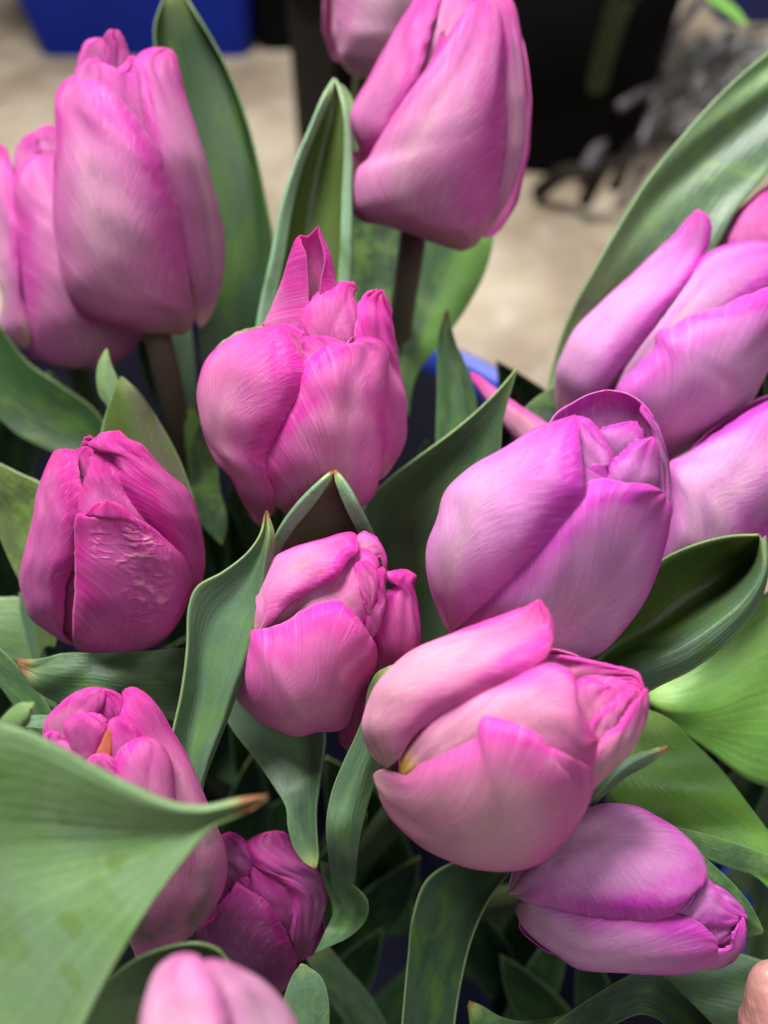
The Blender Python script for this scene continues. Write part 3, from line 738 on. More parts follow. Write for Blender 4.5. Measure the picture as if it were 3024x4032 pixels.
t.petal([(815,1690),(806,1674),(825,1664),(855,1676),(880,1682),(920,1657),(980,1620),(1030,1588),(1035,1558),(1050,1544),(1110,1555),(1163,1588),(1160,1617),(1185,1612),(1225,1645)],
        [(815,1690),(830,1740),(870,1790),(940,1832),(1020,1862),(1100,1873),(1160,1860),(1222,1800),(1262,1735),(1278,1690),(1270,1655),(1225,1645)], off=8, pil=.06, crease=.02, wav=.010)
t.petal([(835,1658),(808,1635),(802,1585),(825,1500),(870,1445),(930,1400),(1000,1365),(1080,1330),(1140,1310),(1165,1297)],
        [(835,1658),(855,1640),(885,1592),(925,1552),(985,1516),(1055,1480),(1130,1445),(1175,1410),(1192,1370),(1190,1335),(1165,1297)], k=.95, off=14, pil=.18, crease=-.01)

t = Tulip('F2', .215, (250, 1400), (1450, 500), 430, .18, 'lilac', 'long lilac tulip at the right edge with a slender petal pulled away')
t.petal([(380,1330),(480,1060),(620,880),(760,700),(880,550),(960,460),(1060,410),(1180,380),(1280,375),(1400,400)], [(380,1330),(560,1300),(700,1100),(850,950),(1000,850),(1150,780),(1250,730),(1350,640),(1420,500),(1400,400)], k=.8, off=-40, crease=.04)
t.petal([(110,1360),(98,1250),(120,1120),(180,1000),(260,860),(370,740),(500,600),(640,460),(780,330),(860,240),(915,188)],
        [(110,1360),(250,1320),(370,1225),(450,1105),(560,962),(680,802),(800,662),(900,540),(945,450),(978,380),(990,280),(967,215),(915,188)], k=.8, off=-5, pil=.2, crease=-.02)
t.petal([(600,1660),(430,1480),(470,1240),(600,1100),(690,1000),(712,915),(790,885),(900,820),(1050,770),(1200,700),(1330,650),(1450,620),(1520,640)],
        [(600,1660),(740,1657),(900,1560),(1000,1500),(1100,1430),(1170,1370),(1240,1270),(1310,1120),(1400,950),(1500,750),(1520,640)], off=10, pil=.10, wav=.012)
t = Tulip('F2', .206, (700, 2350), (1600, 1250), 420, .2, 'lilac', 'pale lilac tulip at the right edge, resting above the cupped leaf')
t.petal([(740,2420),(690,2280),(742,2000),(755,1800),(742,1665),(850,1600),(1000,1500),(1150,1400),(1250,1340),(1400,1270),(1600,1250)], [(740,2420),(950,2400),(1150,2260),(1260,2070),(1400,1900),(1550,1600),(1600,1250)], off=10)
t.petal([(1000,2350),(1150,2150),(1270,2060),(1400,1850),(1500,1700)], [(1000,2350),(1300,2300),(1500,2100),(1600,1900),(1500,1700)], off=-5)
t = Tulip('F2', .245, (1150, 620), (1700, 0), 330, .2, 'deep', 'dark pink tulip at the right edge, just beyond the slender petal tip')
t.petal([(1130,640),(1030,430),(1090,270),(1200,150),(1330,72),(1500,20)], [(1130,640),(1300,600),(1450,450),(1520,250),(1500,20)], off=5, wav=.02)
t = Tulip('FD', .225, (1260, 1010), (1020, 812), 60, .1, 'rose', 'pale pink tulip lying behind the leaf beside the blue bucket rim', auto=False)
t.petal([(1260,1010),(1230,950),(1165,905),(1110,868),(1060,830),(1030,808),(1015,802)], [(1260,1010),(1180,1010),(1120,958),(1080,910),(1042,855),(1020,820),(1015,802)], pil=.12, crease=0)

t = Tulip('F4', .162, (500, 330), (1520, 540), 330, .10, 'lilac', 'lilac pink tulip lying on its side at the lower right, tip to the right')
t.petal([(1250,560),(1400,420),(1470,440),(1520,470),(1548,500),(1552,560)], [(1250,560),(1350,660),(1450,690),(1510,660),(1545,610),(1552,560)], k=-.1, off=-30, mode='core')
t.petal([(1250,500),(1400,330),(1440,345),(1500,395),(1540,440),(1562,482)], [(1250,500),(1400,480),(1480,460),(1530,480),(1562,482)], k=.5, off=-50, mode='in')
t.petal([(1150,520),(1290,400),(1330,340),(1372,298),(1410,335),(1455,400),(1500,440),(1520,480)], [(1150,520),(1300,540),(1400,530),(1480,520),(1520,505),(1520,480)], k=.85, off=-25, mode='in', crease=.02)
t.petal([(1280,640),(1340,540),(1352,508),(1400,488),(1450,505),(1510,515),(1547,483)], [(1280,640),(1400,610),(1470,585),(1520,545),(1545,510),(1547,483)], k=.7, off=-25, mode='in', crease=.05)
t.petal([(1250,690),(1380,650),(1440,628),(1490,610),(1498,560),(1525,510),(1545,488)], [(1250,690),(1400,712),(1460,700),(1510,660),(1550,580),(1556,520),(1545,488)], k=.6, off=5, pil=.1, mode='in')
t.petal([(505,440),(540,400),(620,395),(750,425),(900,455),(1050,465),(1200,470),(1290,488),(1370,538),(1420,590),(1425,625)],
        [(505,440),(530,505),(600,582),(700,652),(790,705),(950,722),(1100,730),(1250,727),(1350,705),(1420,655),(1425,625)], k=.9, off=-5, pil=.18, crease=-.01)
t.petal([(465,370),(500,250),(620,130),(760,30),(900,-30),(1050,-25),(1150,28),(1250,90),(1320,160),(1360,240),(1370,300),(1345,345),(1308,350)],
        [(465,370),(560,402),(700,428),(850,452),(1000,464),(1150,467),(1230,447),(1285,400),(1308,350)], off=12, pil=.10, crease=.02)

t = Tulip('C7', .192, (1330, 1450), (1140, 900), 290, .45, 'plum', 'small dark magenta tulip with a crinkled mouth low in the shade')
t.petal([(1080,1060),(1030,960),(1015,900),(1022,830),(1070,803)], [(1080,1060),(1165,1000),(1190,930),(1155,860),(1115,820),(1070,803)], k=.5, off=0, pil=.2, wav=.02)
t.petal([(1400,1395),(1360,1330),(1375,1200),(1370,1100),(1300,1020),(1230,980),(1180,920),(1158,860),(1205,820),(1280,798)], [(1400,1395),(1465,1290),(1512,1150),(1522,1050),(1465,975),(1405,930),(1365,860),(1335,810),(1280,798)], k=.8, off=0, pil=.14, wav=.02)
t.petal([(1340,1380),(1250,1200),(1190,1110),(1175,1020),(1190,945),(1230,965)], [(1340,1380),(1400,1200),(1390,1120),(1330,1040),(1280,990),(1230,965)], k=.8, off=-20, mode='in')
t.petal([(1080,1250),(1040,1120),(1035,1060),(1060,1010),(1110,1005)], [(1080,1250),(1150,1130),(1175,1080),(1165,1010),(1110,1005)], k=.6, off=-10, mode='in', wav=.02, crease=.1)
t.petal([(1300,1565),(1150,1490),(1000,1390),(925,1290),(960,1200),(1030,1130),(1080,1080),(1105,1038),(1125,1090),(1160,1185)],
        [(1300,1565),(1352,1500),(1378,1400),(1335,1320),(1295,1220),(1255,1145),(1210,1108),(1185,1150),(1160,1185)], k=.9, off=12, pil=.12, wav=.014)

t = Tulip('C7', .168, (850, 1330), (470, 220), 300, .35, 'hot', 'bright pink tulip cupped in front by the big blurred leaf at the left')
t.petal([(300,560),(205,340),(228,262),(300,190),(380,142),(440,130),(480,134)], [(300,560),(420,420),(450,300),(480,220),(490,170),(480,134)], k=.5, off=-10, pil=.15)
t.petal([(520,560),(480,300),(465,210),(462,150),(480,134)], [(520,560),(600,330),(592,200),(535,150),(480,134)], k=.3, off=-8, pil=.15, mode='in')
t.petal([(640,1390),(560,1150),(600,850),(650,600),(650,450),(620,350),(570,260),(585,200),(573,152)],
        [(640,1390),(850,1315),(1000,1155),(1047,1000),(1037,880),(982,740),(925,600),(862,440),(792,310),(732,210),(662,145),(600,130),(573,152)], k=.8, off=0, pil=.14, mat=M_PETG)
t.petal([(450,640),(370,480),(325,390),(300,310),(340,262),(400,250)], [(450,640),(470,460),(505,320),(480,270),(445,252),(400,250)], k=.7, off=10, pil=.2, mode='in')
t.petal([(540,640),(505,440),(498,335),(520,280),(560,265)], [(540,640),(640,480),(660,370),(620,300),(560,265)], k=.7, off=8, pil=.2, mode='in')
t.petal([(480,600),(452,440),(480,380),(505,325),(508,320)], [(480,600),(510,480),(520,400),(514,340),(508,320)], k=.7, off=24, mode='orange', name='stamen', crease=0, wav=0)
t.petal([(330,640),(215,390),(212,350),(240,335),(290,350)], [(330,640),(360,450),(345,385),(320,355),(290,350)], k=.7, off=25, pil=.2)
t.petal([(560,760),(420,540),(400,490),(430,448),(490,438)], [(560,760),(580,600),(560,510),(530,465),(490,438)], k=.8, off=40, pil=.2)
t.petal([(650,950),(520,640),(530,500),(580,410),(640,370),(680,358)], [(650,950),(820,740),(812,600),(792,480),(740,390),(680,358)], k=.85, off=25, pil=.2, crease=.01)

t = Tulip('C7', .108, (1000, 2350), (930, 1380), 380, .15, 'pale', 'very blurred pink tulip nearest the camera at the bottom edge')
t.petal([(950,2350),(760,2150),(640,1900),(660,1700),(700,1550),(760,1430),(820,1385),(870,1375)], [(950,2350),(1100,2100),(1090,1850),(1050,1650),(1010,1530),(950,1430),(910,1385),(870,1375)], off=12, pil=.1)
t.petal([(1100,2350),(1000,2000),(1030,1750),(1010,1580),(960,1480),(950,1415),(985,1403)], [(1100,2350),(1350,2050),(1400,1780),(1345,1640),(1250,1530),(1150,1460),(1060,1418),(985,1403)], k=.8, off=-5, pil=.1)

# ------------------------------------------------------------------ leaves
leaf('dark green leaf standing right of the tall dusty tulip, its point at the top edge', 'FD', .250,
     [[(372,-45,0),(348,10,20),(334,60,25),(345,180,20),(380,400,0),(420,620,0),(440,860,-20)],
      [(373,-45,0),(362,10,10),(362,80,0),(400,200,-10),(440,400,-10),(470,620,-10),(480,860,-20)],
      [(375,-45,0),(400,0,0),(455,100,-20),(505,240,-20),(540,420,-10),(540,620,-10),(510,860,-20)],
      [(376,-44,0),(415,20,15),(485,140,20),(535,270,20),(572,430,20),(590,540,20),(560,700,0),(500,870,-20)]], 'dark', tipbrown=0)
leaf('pointed leaf rolled at both margins, standing left of the large rosy tulip', 'FD', .218,
     [[(722,172,0),(716,200,10),(690,262,10),(655,350,10),(630,450,10),(612,560,10),(585,700,10),(560,900,0)],
      [(722,172,0),(700,208,22),(665,290,26),(632,375,26),(606,460,26),(590,550,26),(566,660,20),(530,900,0)],
      [(723,172,0),(710,240,-10),(690,330,-30),(670,430,-40),(655,540,-40),(640,700,-40),(620,900,-40)],
      [(724,172,0),(733,240,-10),(730,330,-10),(725,430,-20),(715,540,-20),(700,700,-20),(680,900,-20)],
      [(725,174,0),(744,222,14),(755,300,20),(757,420,20),(757,540,20),(752,700,10),(740,900,0)],
      [(724,178,0),(738,232,24),(743,300,30),(738,420,30),(734,540,30),(722,700,20),(715,900,10)]], 'olive', edge=.5, nu=51, margin=.55)
leaf('small bent leaf tip hooked behind the rolled leaf point', 'FD', .224,
     [[(722,176,0),(745,190,0),(768,232,0),(775,330,0)], [(724,180,0),(738,205,0),(755,250,0),(765,330,0)]], 'light', M_LEAFB)
leaf('deep green leaf blade under the large rosy tulip, left of its stem', 'FD', .262,
     [[(740,380,0),(750,500,0),(760,620,0),(790,760,0),(800,900,0)], [(800,380,0),(880,480,0),(872,620,0),(860,760,0),(850,900,0)]], 'dark', M_LEAFB, cup=-.1)
leaf('rounded bright leaf blade under the large rosy tulip, right of its stem', 'FD', .262,
     [[(1010,400,0),(930,450,0),(900,540,0),(880,680,0),(860,800,0),(850,900,0)],
      [(1030,400,0),(1000,500,0),(965,600,0),(920,700,0),(890,800,0),(880,900,0)],
      [(1050,400,0),(1066,500,20),(1050,580,20),(1010,660,20),(950,745,10),(900,810,0),(880,900,0)]], 'mid', M_LEAFB, colb='bright')
leaf('short upright leaf with a brown tip in front of the blue rim', 'FD', .225,
     [[(964,668,0),(950,710,0),(944,770,0),(944,850,0),(942,940,0),(945,1040,0)],
      [(965,668,0),(965,720,12),(975,780,15),(985,850,15),(990,940,10),(990,1040,0)],
      [(967,668,0),(985,740,0),(1012,800,0),(1030,870,0),(1040,960,0),(1040,1060,0)]], 'mid', tipbrown=.07, edge=.8)
leaf('broad dark leaf with a pale edge pointing up between the two central tulips', 'FD', .196,
     [[(1117,796,20),(1085,835,20),(1040,880,20),(975,935,20),(900,990,20),(840,1035,20),(790,1085,10),(760,1180,0),(770,1320,-20),(820,1500,-60)],
      [(1117,797,20),(1090,850,10),(1045,920,0),(980,1000,-20),(920,1080,-30),(890,1160,-40),(870,1230,-40),(870,1340,-50),(880,1500,-60)],
      [(1118,798,20),(1103,850,10),(1088,905,0),(1078,990,-10),(1050,1080,-20),(1020,1150,-20),(1000,1230,-30),(980,1340,-40),(950,1500,-60)]], 'mid', edge=.9, tipbrown=0)
leaf('folded leaf with a pinched brown tip under the hot pink tulip', 'FD', .166,
     [[(720,1018,10),(706,1045,10),(676,1090,0),(634,1140,-40),(606,1185,-90),(570,1260,-150)],
      [(720,1018,10),(696,1038,22),(651,1082,10),(614,1132,-30),(588,1182,-80),(545,1260,-140)],
      [(721,1020,10),(706,1070,-30),(680,1120,-70),(655,1160,-110),(640,1200,-140),(610,1280,-190)],
      [(722,1020,10),(736,1070,-30),(745,1120,-70),(750,1160,-110),(760,1210,-140),(740,1280,-190)],
      [(723,1018,10),(746,1045,20),(772,1090,10),(794,1135,-30),(812,1175,-80),(840,1260,-140)],
      [(722,1018,10),(730,1050,12),(748,1095,0),(770,1142,-40),(784,1180,-90),(800,1260,-150)]], 'brownish', edge=.3, tipbrown=.05, nu=51, margin=.62)
leaf('small dark leaf between the blue rim and the long lilac tulip', 'FD', .22,
     [[(1210,830,0),(1180,845,0),(1140,875,0),(1100,930,0)], [(1215,835,0),(1215,890,0),(1190,930,0),(1150,980,0)]], 'dark', M_LEAFB)
leaf('long pale green leaf sweeping up to the right edge behind the long lilac tulip', 'FD', .228,
     [[(1860,-40,0),(1659,112,0),(1560,200,10),(1470,298,15),(1400,385,15),(1350,465,15),(1290,568,15),(1240,660,15),(1208,745,10),(1182,840,0),(1170,960,0)],
      [(1870,-20,0),(1690,170,-10),(1600,270,-15),(1520,360,-20),(1455,440,-20),(1400,530,-20),(1345,630,-20),(1290,720,-20),(1250,800,-10),(1210,880,0),(1195,980,0)],
      [(1880,0,0),(1740,250,10),(1660,368,0),(1590,455,0),(1545,540,0),(1480,640,0),(1400,720,0),(1330,800,0),(1270,870,0),(1230,930,0),(1210,1000,0)]], 'light', M_LEAFB, colb='blue', edge=.4, wav=.0012)
leaf('cupped dark leaf with a thick rolled lip at the right, pointing to the right edge', 'FD', .166,
     [[(1640,1158,0),(1575,1161,0),(1500,1180,0),(1430,1213,0),(1360,1280,0),(1290,1400,0),(1220,1480,-20)],
      [(1640,1160,-10),(1605,1195,-90),(1540,1225,-120),(1460,1270,-120),(1390,1335,-110),(1300,1410,-80),(1230,1490,-50)],
      [(1640,1161,-10),(1618,1215,-80),(1570,1265,-110),(1495,1320,-110),(1420,1370,-100),(1325,1420,-70),(1240,1500,-50)],
      [(1643,1162,0),(1637,1228,10),(1602,1286,16),(1540,1338,16),(1462,1390,16),(1372,1434,12),(1260,1515,0)],
      [(1650,1160,6),(1652,1232,34),(1618,1300,36),(1555,1362,36),(1478,1418,34),(1390,1458,28),(1280,1535,0)],
      [(1654,1156,6),(1661,1232,26),(1640,1305,24),(1580,1380,24),(1500,1445,20),(1415,1488,10),(1300,1560,-10)]], 'olive', edge=.5, colb='blue', nu=61)  # olive inside; the bluish lip colour also carries the light falling on it
leaf('big bright green leaf bulging at the right edge under the cupped leaf', 'FD', .205,
     [[(1385,1500,0),(1420,1470,0),(1500,1420,0),(1600,1320,0),(1700,1260,0),(1820,1260,-20),(1930,1380,-60),(1960,1560,-140)],
      [(1390,1505,0),(1450,1530,25),(1540,1520,30),(1640,1470,30),(1740,1440,20),(1820,1450,-10),(1900,1500,-70),(1950,1600,-150)],
      [(1392,1510,0),(1450,1560,0),(1530,1620,0),(1620,1685,0),(1720,1710,0),(1800,1700,-20),(1870,1670,-80),(1940,1640,-150)]], 'bright', M_LEAFB, edge=.3, wav=.001)
leaf('bright leaf slanting down to the right edge above the sideways tulip', 'FD', .19,
     [[(1395,1530,0),(1450,1556,10),(1490,1595,10),(1545,1650,10),(1610,1730,10),(1700,1850,0),(1780,1960,-30),(1840,2080,-100)],
      [(1385,1540,0),(1410,1620,20),(1460,1680,20),(1530,1740,20),(1610,1810,10),(1680,1890,0),(1750,1980,-40),(1830,2090,-110)],
      [(1375,1550,0),(1300,1690,0),(1330,1730,0),(1430,1785,0),(1540,1850,0),(1640,1900,0),(1720,2000,-40),(1820,2100,-110)]], 'bright', M_LEAFB, edge=.35, wav=.001)
leaf('dark narrow leaf edge crossing below the slanting bright leaf', 'FD', .178,
     [[(1390,1775,0),(1440,1783,0),(1520,1800,0),(1600,1825,0),(1680,1850,0),(1760,1860,0)], [(1390,1780,0),(1440,1810,0),(1520,1850,0),(1600,1880,0),(1680,1895,0),(1760,1920,0)]], 'mid', M_LEAFB, edge=.6, cup=.05)
leaf('slim leaf with a rusty tip poking out right of the rose pink tulip', 'FD', .16,
     [[(1443,1610,0),(1405,1618,0),(1360,1634,0),(1310,1672,0),(1270,1722,0),(1230,1790,0)],
      [(1444,1615,0),(1400,1632,10),(1355,1655,14),(1310,1696,14),(1280,1730,10),(1240,1800,0)],
      [(1442,1622,0),(1405,1650,0),(1352,1680,0),(1318,1708,0),(1290,1735,0),(1260,1800,0)]], 'blue', tipbrown=.09, edge=.4)
leaf('upright grey green leaf with a brown pointed tip left of the frilled tulip', 'FD', .165,
     [[(575,1104,0),(566,1150,0),(535,1195,0),(480,1237,0),(425,1268,0),(408,1310,0),(405,1400,0),(392,1500,0),(370,1600,0),(350,1750,-30)],
      [(576,1104,0),(570,1170,-10),(545,1235,-20),(510,1290,-25),(470,1340,-30),(450,1400,-35),(440,1470,-35),(425,1550,-35),(410,1630,-30),(390,1770,-40)],
      [(577,1104,0),(578,1160,22),(566,1240,26),(552,1320,26),(528,1400,26),(500,1480,26),(475,1560,20),(450,1625,14),(430,1690,0),(410,1800,-30)],
      [(578,1104,0),(594,1155,6),(590,1215,0),(578,1290,0),(556,1385,0),(522,1475,0),(495,1550,0),(465,1625,0),(440,1695,0),(425,1800,-30)]], 'blue', tipbrown=.035, edge=.8, nu=45)
leaf('leaf with a rusty broken tip pointing left below the blistered tulip', 'FD', .178,
     [[(38,1424,0),(75,1426,0),(130,1413,0),(200,1410,0),(300,1408,0),(400,1400,0),(480,1420,0)],
      [(40,1432,0),(80,1450,15),(130,1455,20),(200,1458,20),(300,1470,10),(400,1470,0),(480,1480,0)],
      [(46,1446,0),(80,1488,0),(135,1518,0),(210,1530,0),(300,1545,0),(400,1560,0),(480,1560,0)]], 'mid', tipbrown=.08, edge=.5, wav=.0008)
leaf('olive leaf entering from the left edge beside the blistered tulip', 'FD', .20,
     [[(-30,985,0),(0,1000,0),(45,1022,0),(100,1050,0),(140,1120,0),(150,1240,0),(120,1400,0)],
      [(-32,990,0),(-10,1060,0),(20,1100,-10),(50,1150,-10),(75,1220,-10),(90,1300,0),(100,1400,0)],
      [(-35,990,0),(-30,1080,0),(0,1160,0),(25,1220,0),(52,1275,0),(75,1340,0),(90,1420,0)]], 'olive', M_LEAFB, edge=.6)
leaf('pale green leaf at the left edge under the olive one', 'FD', .215,
     [[(-60,1270,0),(0,1290,0),(45,1292,0),(80,1330,0),(95,1400,0),(110,1500,0)], [(-60,1400,0),(0,1420,0),(40,1430,0),(70,1450,0),(90,1500,0),(100,1560,0)]], 'light', cup=.06)
leaf('bluish narrow leaf edge beside the base of the blistered tulip', 'FD', .208,
     [[(40,1280,0),(45,1330,0),(60,1390,0),(75,1440,0),(100,1520,0)], [(58,1285,0),(75,1340,0),(88,1400,0),(95,1450,0),(130,1540,0)]], 'blue')
leaf('dark curved leaf edge at the left running under the rusty tip', 'FD', .19,
     [[(-40,1380,0),(0,1400,0),(50,1450,0),(90,1500,0),(130,1570,0),(160,1650,0)], [(-60,1440,0),(-10,1470,0),(30,1520,0),(60,1570,0),(90,1640,0),(110,1700,0)]], 'mid')
leaf('small upright light green leaf tip above the olive pointed leaf', 'FD', .206,
     [[(228,753,0),(212,785,0),(208,820,0),(215,855,0),(235,885,0),(260,980,0)], [(229,753,0),(226,800,8),(228,840,8),(240,870,5),(255,920,0),(280,990,0)], [(232,754,0),(242,790,0),(255,820,0),(262,860,0),(280,910,0),(300,1000,0)]], 'light', M_LEAFB)
leaf('olive pointed leaf with purplish shade standing above the blistered tulip', 'FD', .20,
     [[(260,813,0),(246,845,0),(232,880,0),(218,930,0),(212,970,0),(215,1060,0)],
      [(262,813,0),(268,870,12),(275,920,14),(285,980,10),(300,1040,5),(330,1120,0)],
      [(264,814,0),(290,840,5),(312,880,5),(325,920,0),(345,990,0),(370,1070,0),(390,1140,0)],
      [(266,814,0),(300,845,-10),(340,905,-10),(380,975,-10),(410,1050,-10),(430,1120,-10)]], 'olive', edge=.7, colb='brownish')
leaf('bright leaf tip standing right of the tall tulip stem', 'FD', .25,
     [[(400,880,0),(398,940,0),(405,1000,0),(412,1100,0)], [(420,885,0),(450,930,0),(445,1000,0),(440,1100,0)]], 'bright', M_LEAFB)
leaf('deep green leaf curling right beside the tall tulip stem', 'FD', .235,
     [[(462,895,0),(430,920,0),(412,980,0),(415,1060,0),(430,1130,0)], [(470,900,0),(470,980,0),(475,1060,0),(490,1120,0),(480,1180,0)]], 'dark', M_LEAFB, edge=.5)
leaf('blurred leaf behind the hot pink tulip at its left', 'FD', .255,
     [[(565,500,0),(545,560,0),(520,640,0),(500,720,0),(490,850,0),(480,1000,0)], [(575,500,0),(590,600,0),(590,700,0),(570,800,0),(560,900,0),(540,1050,0)]], 'mid')
leaf('blurred dark leaf at the left edge curving under the half hidden tulip', 'FD', .25,
     [[(-40,640,0),(0,700,0),(60,780,0),(130,830,0),(200,880,0),(260,960,0)], [(-80,800,0),(-20,880,0),(40,940,0),(110,975,0),(180,1000,0),(250,1040,0)]], 'dark', cup=-.08)
leaf('thin leaf blade rising beside the dark stem left of the central tulip', 'FD', .262,
     [[(375,690,0),(360,760,0),(365,860,0),(380,960,0)], [(410,690,0),(420,780,0),(425,880,0),(430,980,0)]], 'blue')

leaf('huge blurred green leaf filling the lower left corner, its rusty tip pointing right', 'FD', .112,
     [[(577,1716,0),(520,1722,0),(440,1738,0),(380,1732,0),(300,1700,0),(210,1655,0),(130,1612,0),(60,1578,0),(-20,1560,0),(-140,1540,0)],
      [(577,1720,0),(515,1737,14),(435,1756,14),(372,1752,16),(290,1724,16),(200,1680,16),(118,1636,16),(40,1604,16),(-40,1590,16),(-160,1580,10)],
      [(577,1724,0),(510,1752,-10),(440,1775,-20),(370,1800,-30),(280,1820,-40),(180,1830,-40),(80,1840,-40),(-20,1860,-30),(-100,1900,-20),(-220,1950,-20)],
      [(577,1728,0),(515,1758,0),(455,1785,0),(400,1852,0),(345,1925,0),(290,2010,0),(240,2100,0),(190,2200,0),(150,2300,0),(100,2420,0)]], 'light', tipbrown=.105, edge=.35, nu=97, nv=120, blot=((.75,.42,.045),(.70,.30,.02),(.86,.62,.035),(.80,.78,.06),(.93,.70,.03),(.55,.55,.03),(.45,.75,.025)))
leaf('yellow green curled leaf tip behind the rim of the huge blurred leaf', 'FD', .135,
     [[(72,1516,0),(40,1520,0),(5,1550,0),(-20,1590,0),(-30,1680,0)], [(74,1522,0),(55,1545,8),(35,1570,8),(20,1600,5),(10,1690,0)], [(70,1530,0),(65,1560,0),(50,1580,0),(45,1610,0),(40,1700,0)]], 'light', M_LEAFB)
leaf('thin pale leaf blade lying level left of the bright pink cupped tulip', 'FD', .18,
     [[(30,1545,0),(70,1545,0),(110,1545,0),(200,1560,0)], [(30,1570,0),(70,1570,0),(110,1575,0),(200,1600,0)]], 'pale')
leaf('bent leaf with an arched rim beside the nearest blurred tulip', 'FD', .125,
     [[(492,2086,0),(470,2056,6),(430,2042,10),(380,2046,10),(300,2072,10),(230,2122,8),(170,2180,5),(120,2260,0)],
      [(490,2090,0),(470,2075,-20),(430,2070,-30),(380,2080,-30),(320,2110,-20),(260,2160,-10),(200,2220,0),(150,2290,0)],
      [(470,2200,0),(440,2180,0),(400,2200,0),(360,2220,0),(320,2240,0),(280,2270,0),(240,2300,0),(200,2340,0)]], 'light', edge=.5, colb='light')
leaf('rounded pale leaf end at the bottom edge right of the nearest blurred tulip', 'FD', .16,
     [[(648,2084,0),(630,2110,0),(612,2160,0),(600,2220,0),(595,2300,0)], [(655,2083,0),(660,2130,8),(660,2180,8),(660,2240,8),(660,2310,0)], [(662,2086,0),(695,2112,0),(710,2160,0),(712,2230,0),(715,2310,0)]], 'blue', edge=.4)
leaf('leaf folding down to a pinched brown tip above the dark magenta tulip', 'FD', .172,
     [[(680,1876,10),(657,1862,10),(635,1832,10),(621,1785,10),(618,1742,0),(592,1700,-20),(550,1640,-50),(500,1575,-70),(470,1520,-90)],
      [(682,1876,10),(668,1852,6),(652,1812,4),(642,1765,2),(640,1715,-5),(625,1665,-40),(600,1610,-70),(570,1550,-90),(540,1490,-100)],
      [(684,1876,10),(680,1850,0),(672,1805,-4),(668,1755,-8),(670,1700,-15),(668,1650,-40),(660,1590,-60),(640,1530,-80),(610,1470,-90)],
      [(686,1876,10),(690,1850,10),(687,1800,10),(686,1750,10),(692,1700,10),(700,1640,6),(705,1590,0),(697,1545,-30),(670,1500,-60)]], 'blue', tipbrown=.03, edge=.5, colb=None, nu=41)
leaf('twisted leaf with a scarred tip touching the rose pink tulip at its left', 'FD', .158,
     [[(840,1438,0),(812,1455,0),(795,1490,0),(786,1540,0),(768,1590,0),(740,1650,0),(715,1715,0),(704,1780,0),(708,1840,-30),(716,1905,-220),(728,1990,-330)],
      [(848,1436,0),(840,1460,6),(820,1495,4),(806,1545,2),(790,1600,0),(765,1660,0),(742,1720,0),(728,1790,10),(728,1845,-30),(730,1905,-220),(734,1990,-330)],
      [(855,1438,0),(862,1465,10),(842,1500,10),(822,1550,5),(806,1610,0),(786,1670,0),(768,1725,0),(756,1790,0),(750,1850,-30),(748,1905,-220),(742,1990,-330)],
      [(878,1455,0),(876,1475,-10),(864,1510,-20),(850,1560,-20),(835,1620,-20),(815,1680,-20),(795,1740,-20),(780,1800,-20),(772,1850,-50),(766,1905,-240),(750,1990,-340)]], 'blue', edge=.4, tipbrown=.012, nu=41)
leaf('dark leaf bending over right of the dark magenta tulip', 'FD', .178,
     [[(690,1858,0),(720,1868,0),(760,1905,0),(795,1945,0),(792,1985,0),(760,2020,0),(700,2050,0)], [(690,1862,0),(700,1900,-20),(715,1940,-20),(720,1970,-20),(710,2000,-20),(700,2020,-10),(680,2060,0)]], 'mid', edge=.4)
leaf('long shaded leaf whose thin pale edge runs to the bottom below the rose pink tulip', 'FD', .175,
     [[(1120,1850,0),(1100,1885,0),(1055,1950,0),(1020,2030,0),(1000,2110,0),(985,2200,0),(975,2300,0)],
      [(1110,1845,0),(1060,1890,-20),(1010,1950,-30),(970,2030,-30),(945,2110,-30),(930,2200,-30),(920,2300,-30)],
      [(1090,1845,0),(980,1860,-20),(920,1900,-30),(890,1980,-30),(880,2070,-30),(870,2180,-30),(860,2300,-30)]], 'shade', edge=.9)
leaf('low leaf with an orange tip at the bottom edge right of the pale edge line', 'FD', .178,
     [[(1012,2160,0),(1040,2172,0),(1080,2195,0),(1130,2205,0),(1220,2190,0),(1300,2170,0)], [(1012,2166,0),(1030,2195,8),(1060,2220,8),(1110,2235,8),(1200,2230,0),(1300,2230,0)], [(1014,2172,0),(1020,2220,0),(1040,2260,0),(1100,2280,0),(1200,2280,0),(1300,2280,0)]], 'mid', M_LEAFB, tipbrown=.06, edge=.6)
leaf('ribbed dark leaf spreading under the sideways tulip to the right edge', 'FD', .19,
     [[(1390,2020,0),(1440,2030,0),(1520,2040,0),(1600,2060,0),(1700,2090,0),(1800,2120,0)], [(1380,2060,0),(1440,2100,15),(1520,2130,15),(1600,2150,10),(1700,2180,0),(1800,2210,0)], [(1370,2100,0),(1440,2180,0),(1520,2230,0),(1600,2260,0),(1700,2290,0),(1800,2320,0)]], 'blue', edge=.3, wav=.0015)
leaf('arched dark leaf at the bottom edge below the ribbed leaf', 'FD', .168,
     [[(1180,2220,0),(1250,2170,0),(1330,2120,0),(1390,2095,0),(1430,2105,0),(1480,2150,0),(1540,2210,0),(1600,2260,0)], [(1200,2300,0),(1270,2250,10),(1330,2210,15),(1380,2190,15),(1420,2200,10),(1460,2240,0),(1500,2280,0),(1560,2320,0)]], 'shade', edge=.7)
leaf('green blade standing upright under the middle of the sideways tulip', 'FD', .20,
     [[(1380,2000,0),(1370,2040,0),(1370,2090,0),(1360,2160,0)], [(1400,2000,0),(1412,2040,0),(1420,2090,0),(1425,2160,0)]], 'bright')
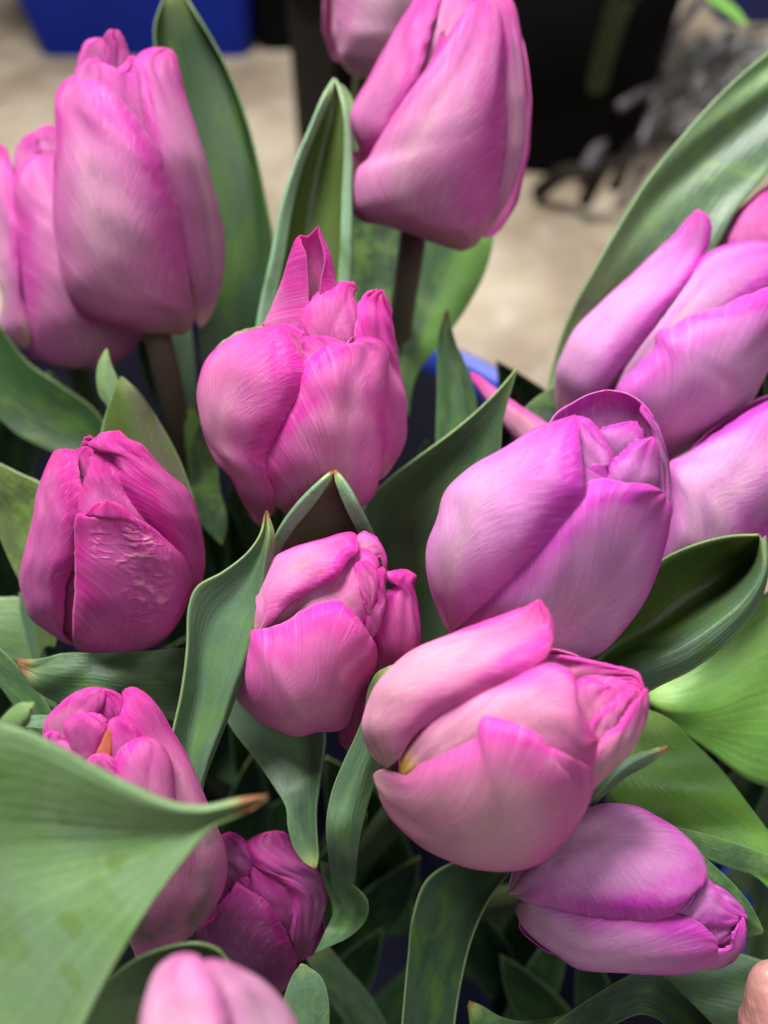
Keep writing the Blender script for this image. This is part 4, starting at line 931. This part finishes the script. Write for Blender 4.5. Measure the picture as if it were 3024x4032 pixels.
leaf('yellow edged leaf tip sticking out beyond the mouth of the sideways tulip', 'FD', .172,
     [[(1650,2010,0),(1625,1960,0),(1590,1915,0),(1545,1872,0),(1500,1835,0),(1440,1800,0)], [(1650,2014,0),(1615,1985,14),(1580,1940,14),(1535,1895,10),(1490,1860,0),(1430,1820,0)], [(1648,2018,0),(1610,2022,0),(1570,2000,0),(1520,1960,0),(1480,1920,0),(1430,1850,0)]], 'mid', M_LEAFB, edge=.9, colb='dark')
leaf('blurred green leaf tip hanging into the top right corner', 'FD', .42,
     [[(1618,52,0),(1595,20,0),(1560,-10,0),(1500,-60,0)], [(1608,56,0),(1580,38,0),(1540,10,0),(1480,-40,0)]], 'bright', M_LEAFB)
leaf('dull green blade low between the two lower middle tulips', 'FD', .215,
     [[(700,2030,0),(740,2080,0),(800,2150,0),(860,2260,0)], [(660,2060,0),(690,2130,0),(740,2200,0),(790,2290,0)]], 'mid', cup=.05)

# deep leaves filling the shade between the stems
def deep_leaf(cx, cy, D, ang, ln, wd, col, label, group):
    a = math.radians(ang); dx, dy = math.cos(a), math.sin(a)
    px, py = -dy, dx
    f = [(0, .02), (.15, .45), (.35, .85), (.55, 1), (.8, .95), (1, .8)]
    rl = [[], [], []]
    cv = rng.uniform(-.18, .18)
    for tt, ww in f:
        bx = cx + dx * (tt - .35) * ln + px * cv * ln * tt * tt; by = cy + dy * (tt - .35) * ln + py * cv * ln * tt * tt
        zz = -tt * ln * .75
        for q, (o, zo) in enumerate(((-1, .14), (0, -.12), (1, .14))):
            rl[q].append((bx + px * o * ww * wd / 2, by + py * o * ww * wd / 2, zz + zo * wd))
    leaf(label, 'FD', D, rl, col, edge=.35, nv=40, nu=17, group=group)
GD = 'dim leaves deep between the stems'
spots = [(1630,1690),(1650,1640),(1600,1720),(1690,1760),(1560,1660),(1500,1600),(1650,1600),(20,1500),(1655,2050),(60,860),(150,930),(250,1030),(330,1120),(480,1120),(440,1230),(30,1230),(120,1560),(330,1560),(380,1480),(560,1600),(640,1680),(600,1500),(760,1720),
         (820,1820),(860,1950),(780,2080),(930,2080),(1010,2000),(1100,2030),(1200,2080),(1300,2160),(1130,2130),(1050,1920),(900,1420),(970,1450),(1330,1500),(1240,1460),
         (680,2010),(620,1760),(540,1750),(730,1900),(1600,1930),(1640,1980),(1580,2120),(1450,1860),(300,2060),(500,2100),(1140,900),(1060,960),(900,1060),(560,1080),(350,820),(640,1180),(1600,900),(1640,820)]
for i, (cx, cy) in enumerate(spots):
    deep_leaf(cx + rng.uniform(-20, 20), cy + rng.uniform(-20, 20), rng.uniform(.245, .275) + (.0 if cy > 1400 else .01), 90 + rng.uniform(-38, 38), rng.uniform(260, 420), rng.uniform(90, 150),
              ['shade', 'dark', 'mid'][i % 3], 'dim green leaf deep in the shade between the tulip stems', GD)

# ------------------------------------------------------------------ fingertip at the lower right corner
sk = bpy.data.materials.new('skin'); sk.use_nodes = True
nt = sk.node_tree; b = nt.nodes['Principled BSDF']; tc = nt.nodes.new('ShaderNodeTexCoord')
n = noise(nt, tc.outputs['Object'], 160, 4, .6); n2 = noise(nt, tc.outputs['Object'], 1.0, 3, .5, (200, 200, 900))
c = mixc(nt, rng_node(nt, n, .35, .65), (.27, .115, .11), (.36, .18, .15))
nt.links.new(c, b.inputs['Base Color']); b.inputs['Roughness'].default_value = .45
b.inputs['Subsurface Weight'].default_value = .3; b.inputs['Subsurface Radius'].default_value = (1, .3, .2); b.inputs['Subsurface Scale'].default_value = .003
bu = nt.nodes.new('ShaderNodeBump'); bu.inputs['Distance'].default_value = .0004; bu.inputs['Strength'].default_value = .6
nt.links.new(n2, bu.inputs['Height']); nt.links.new(bu.outputs[0], b.inputs['Normal'])
Df = .15
def fp(x, y, z): return unproj(np.array([x, y, z], float), Df)
P = np.array([fp(3010, 3796, 0), fp(3016, 3812, 0), fp(3030, 3845, -5), fp(3052, 3900, -10), fp(3078, 3990, -15), fp(3085, 4120, -20), fp(3110, 4300, -30), fp(3140, 4500, -60), fp(3180, 4700, -120)])
P = spline(P, 140)
tt = np.linspace(0, 1, 140)
Rr = .0075 * np.interp(tt, [0, .005, .015, .03, .055, .085, .12, .18, .26, .45, .55, .7, 1], [.03, .13, .23, .34, .47, .58, .68, .82, .95, 1.02, 1.12, 1.05, 1.15])
o = tube('person', P, Rr, sk, (.5, .3, .2), None, P[-1].copy(), cap=True)
tag(o, 'fingertip of a person reaching in at the bottom right corner of the photo', 'person')
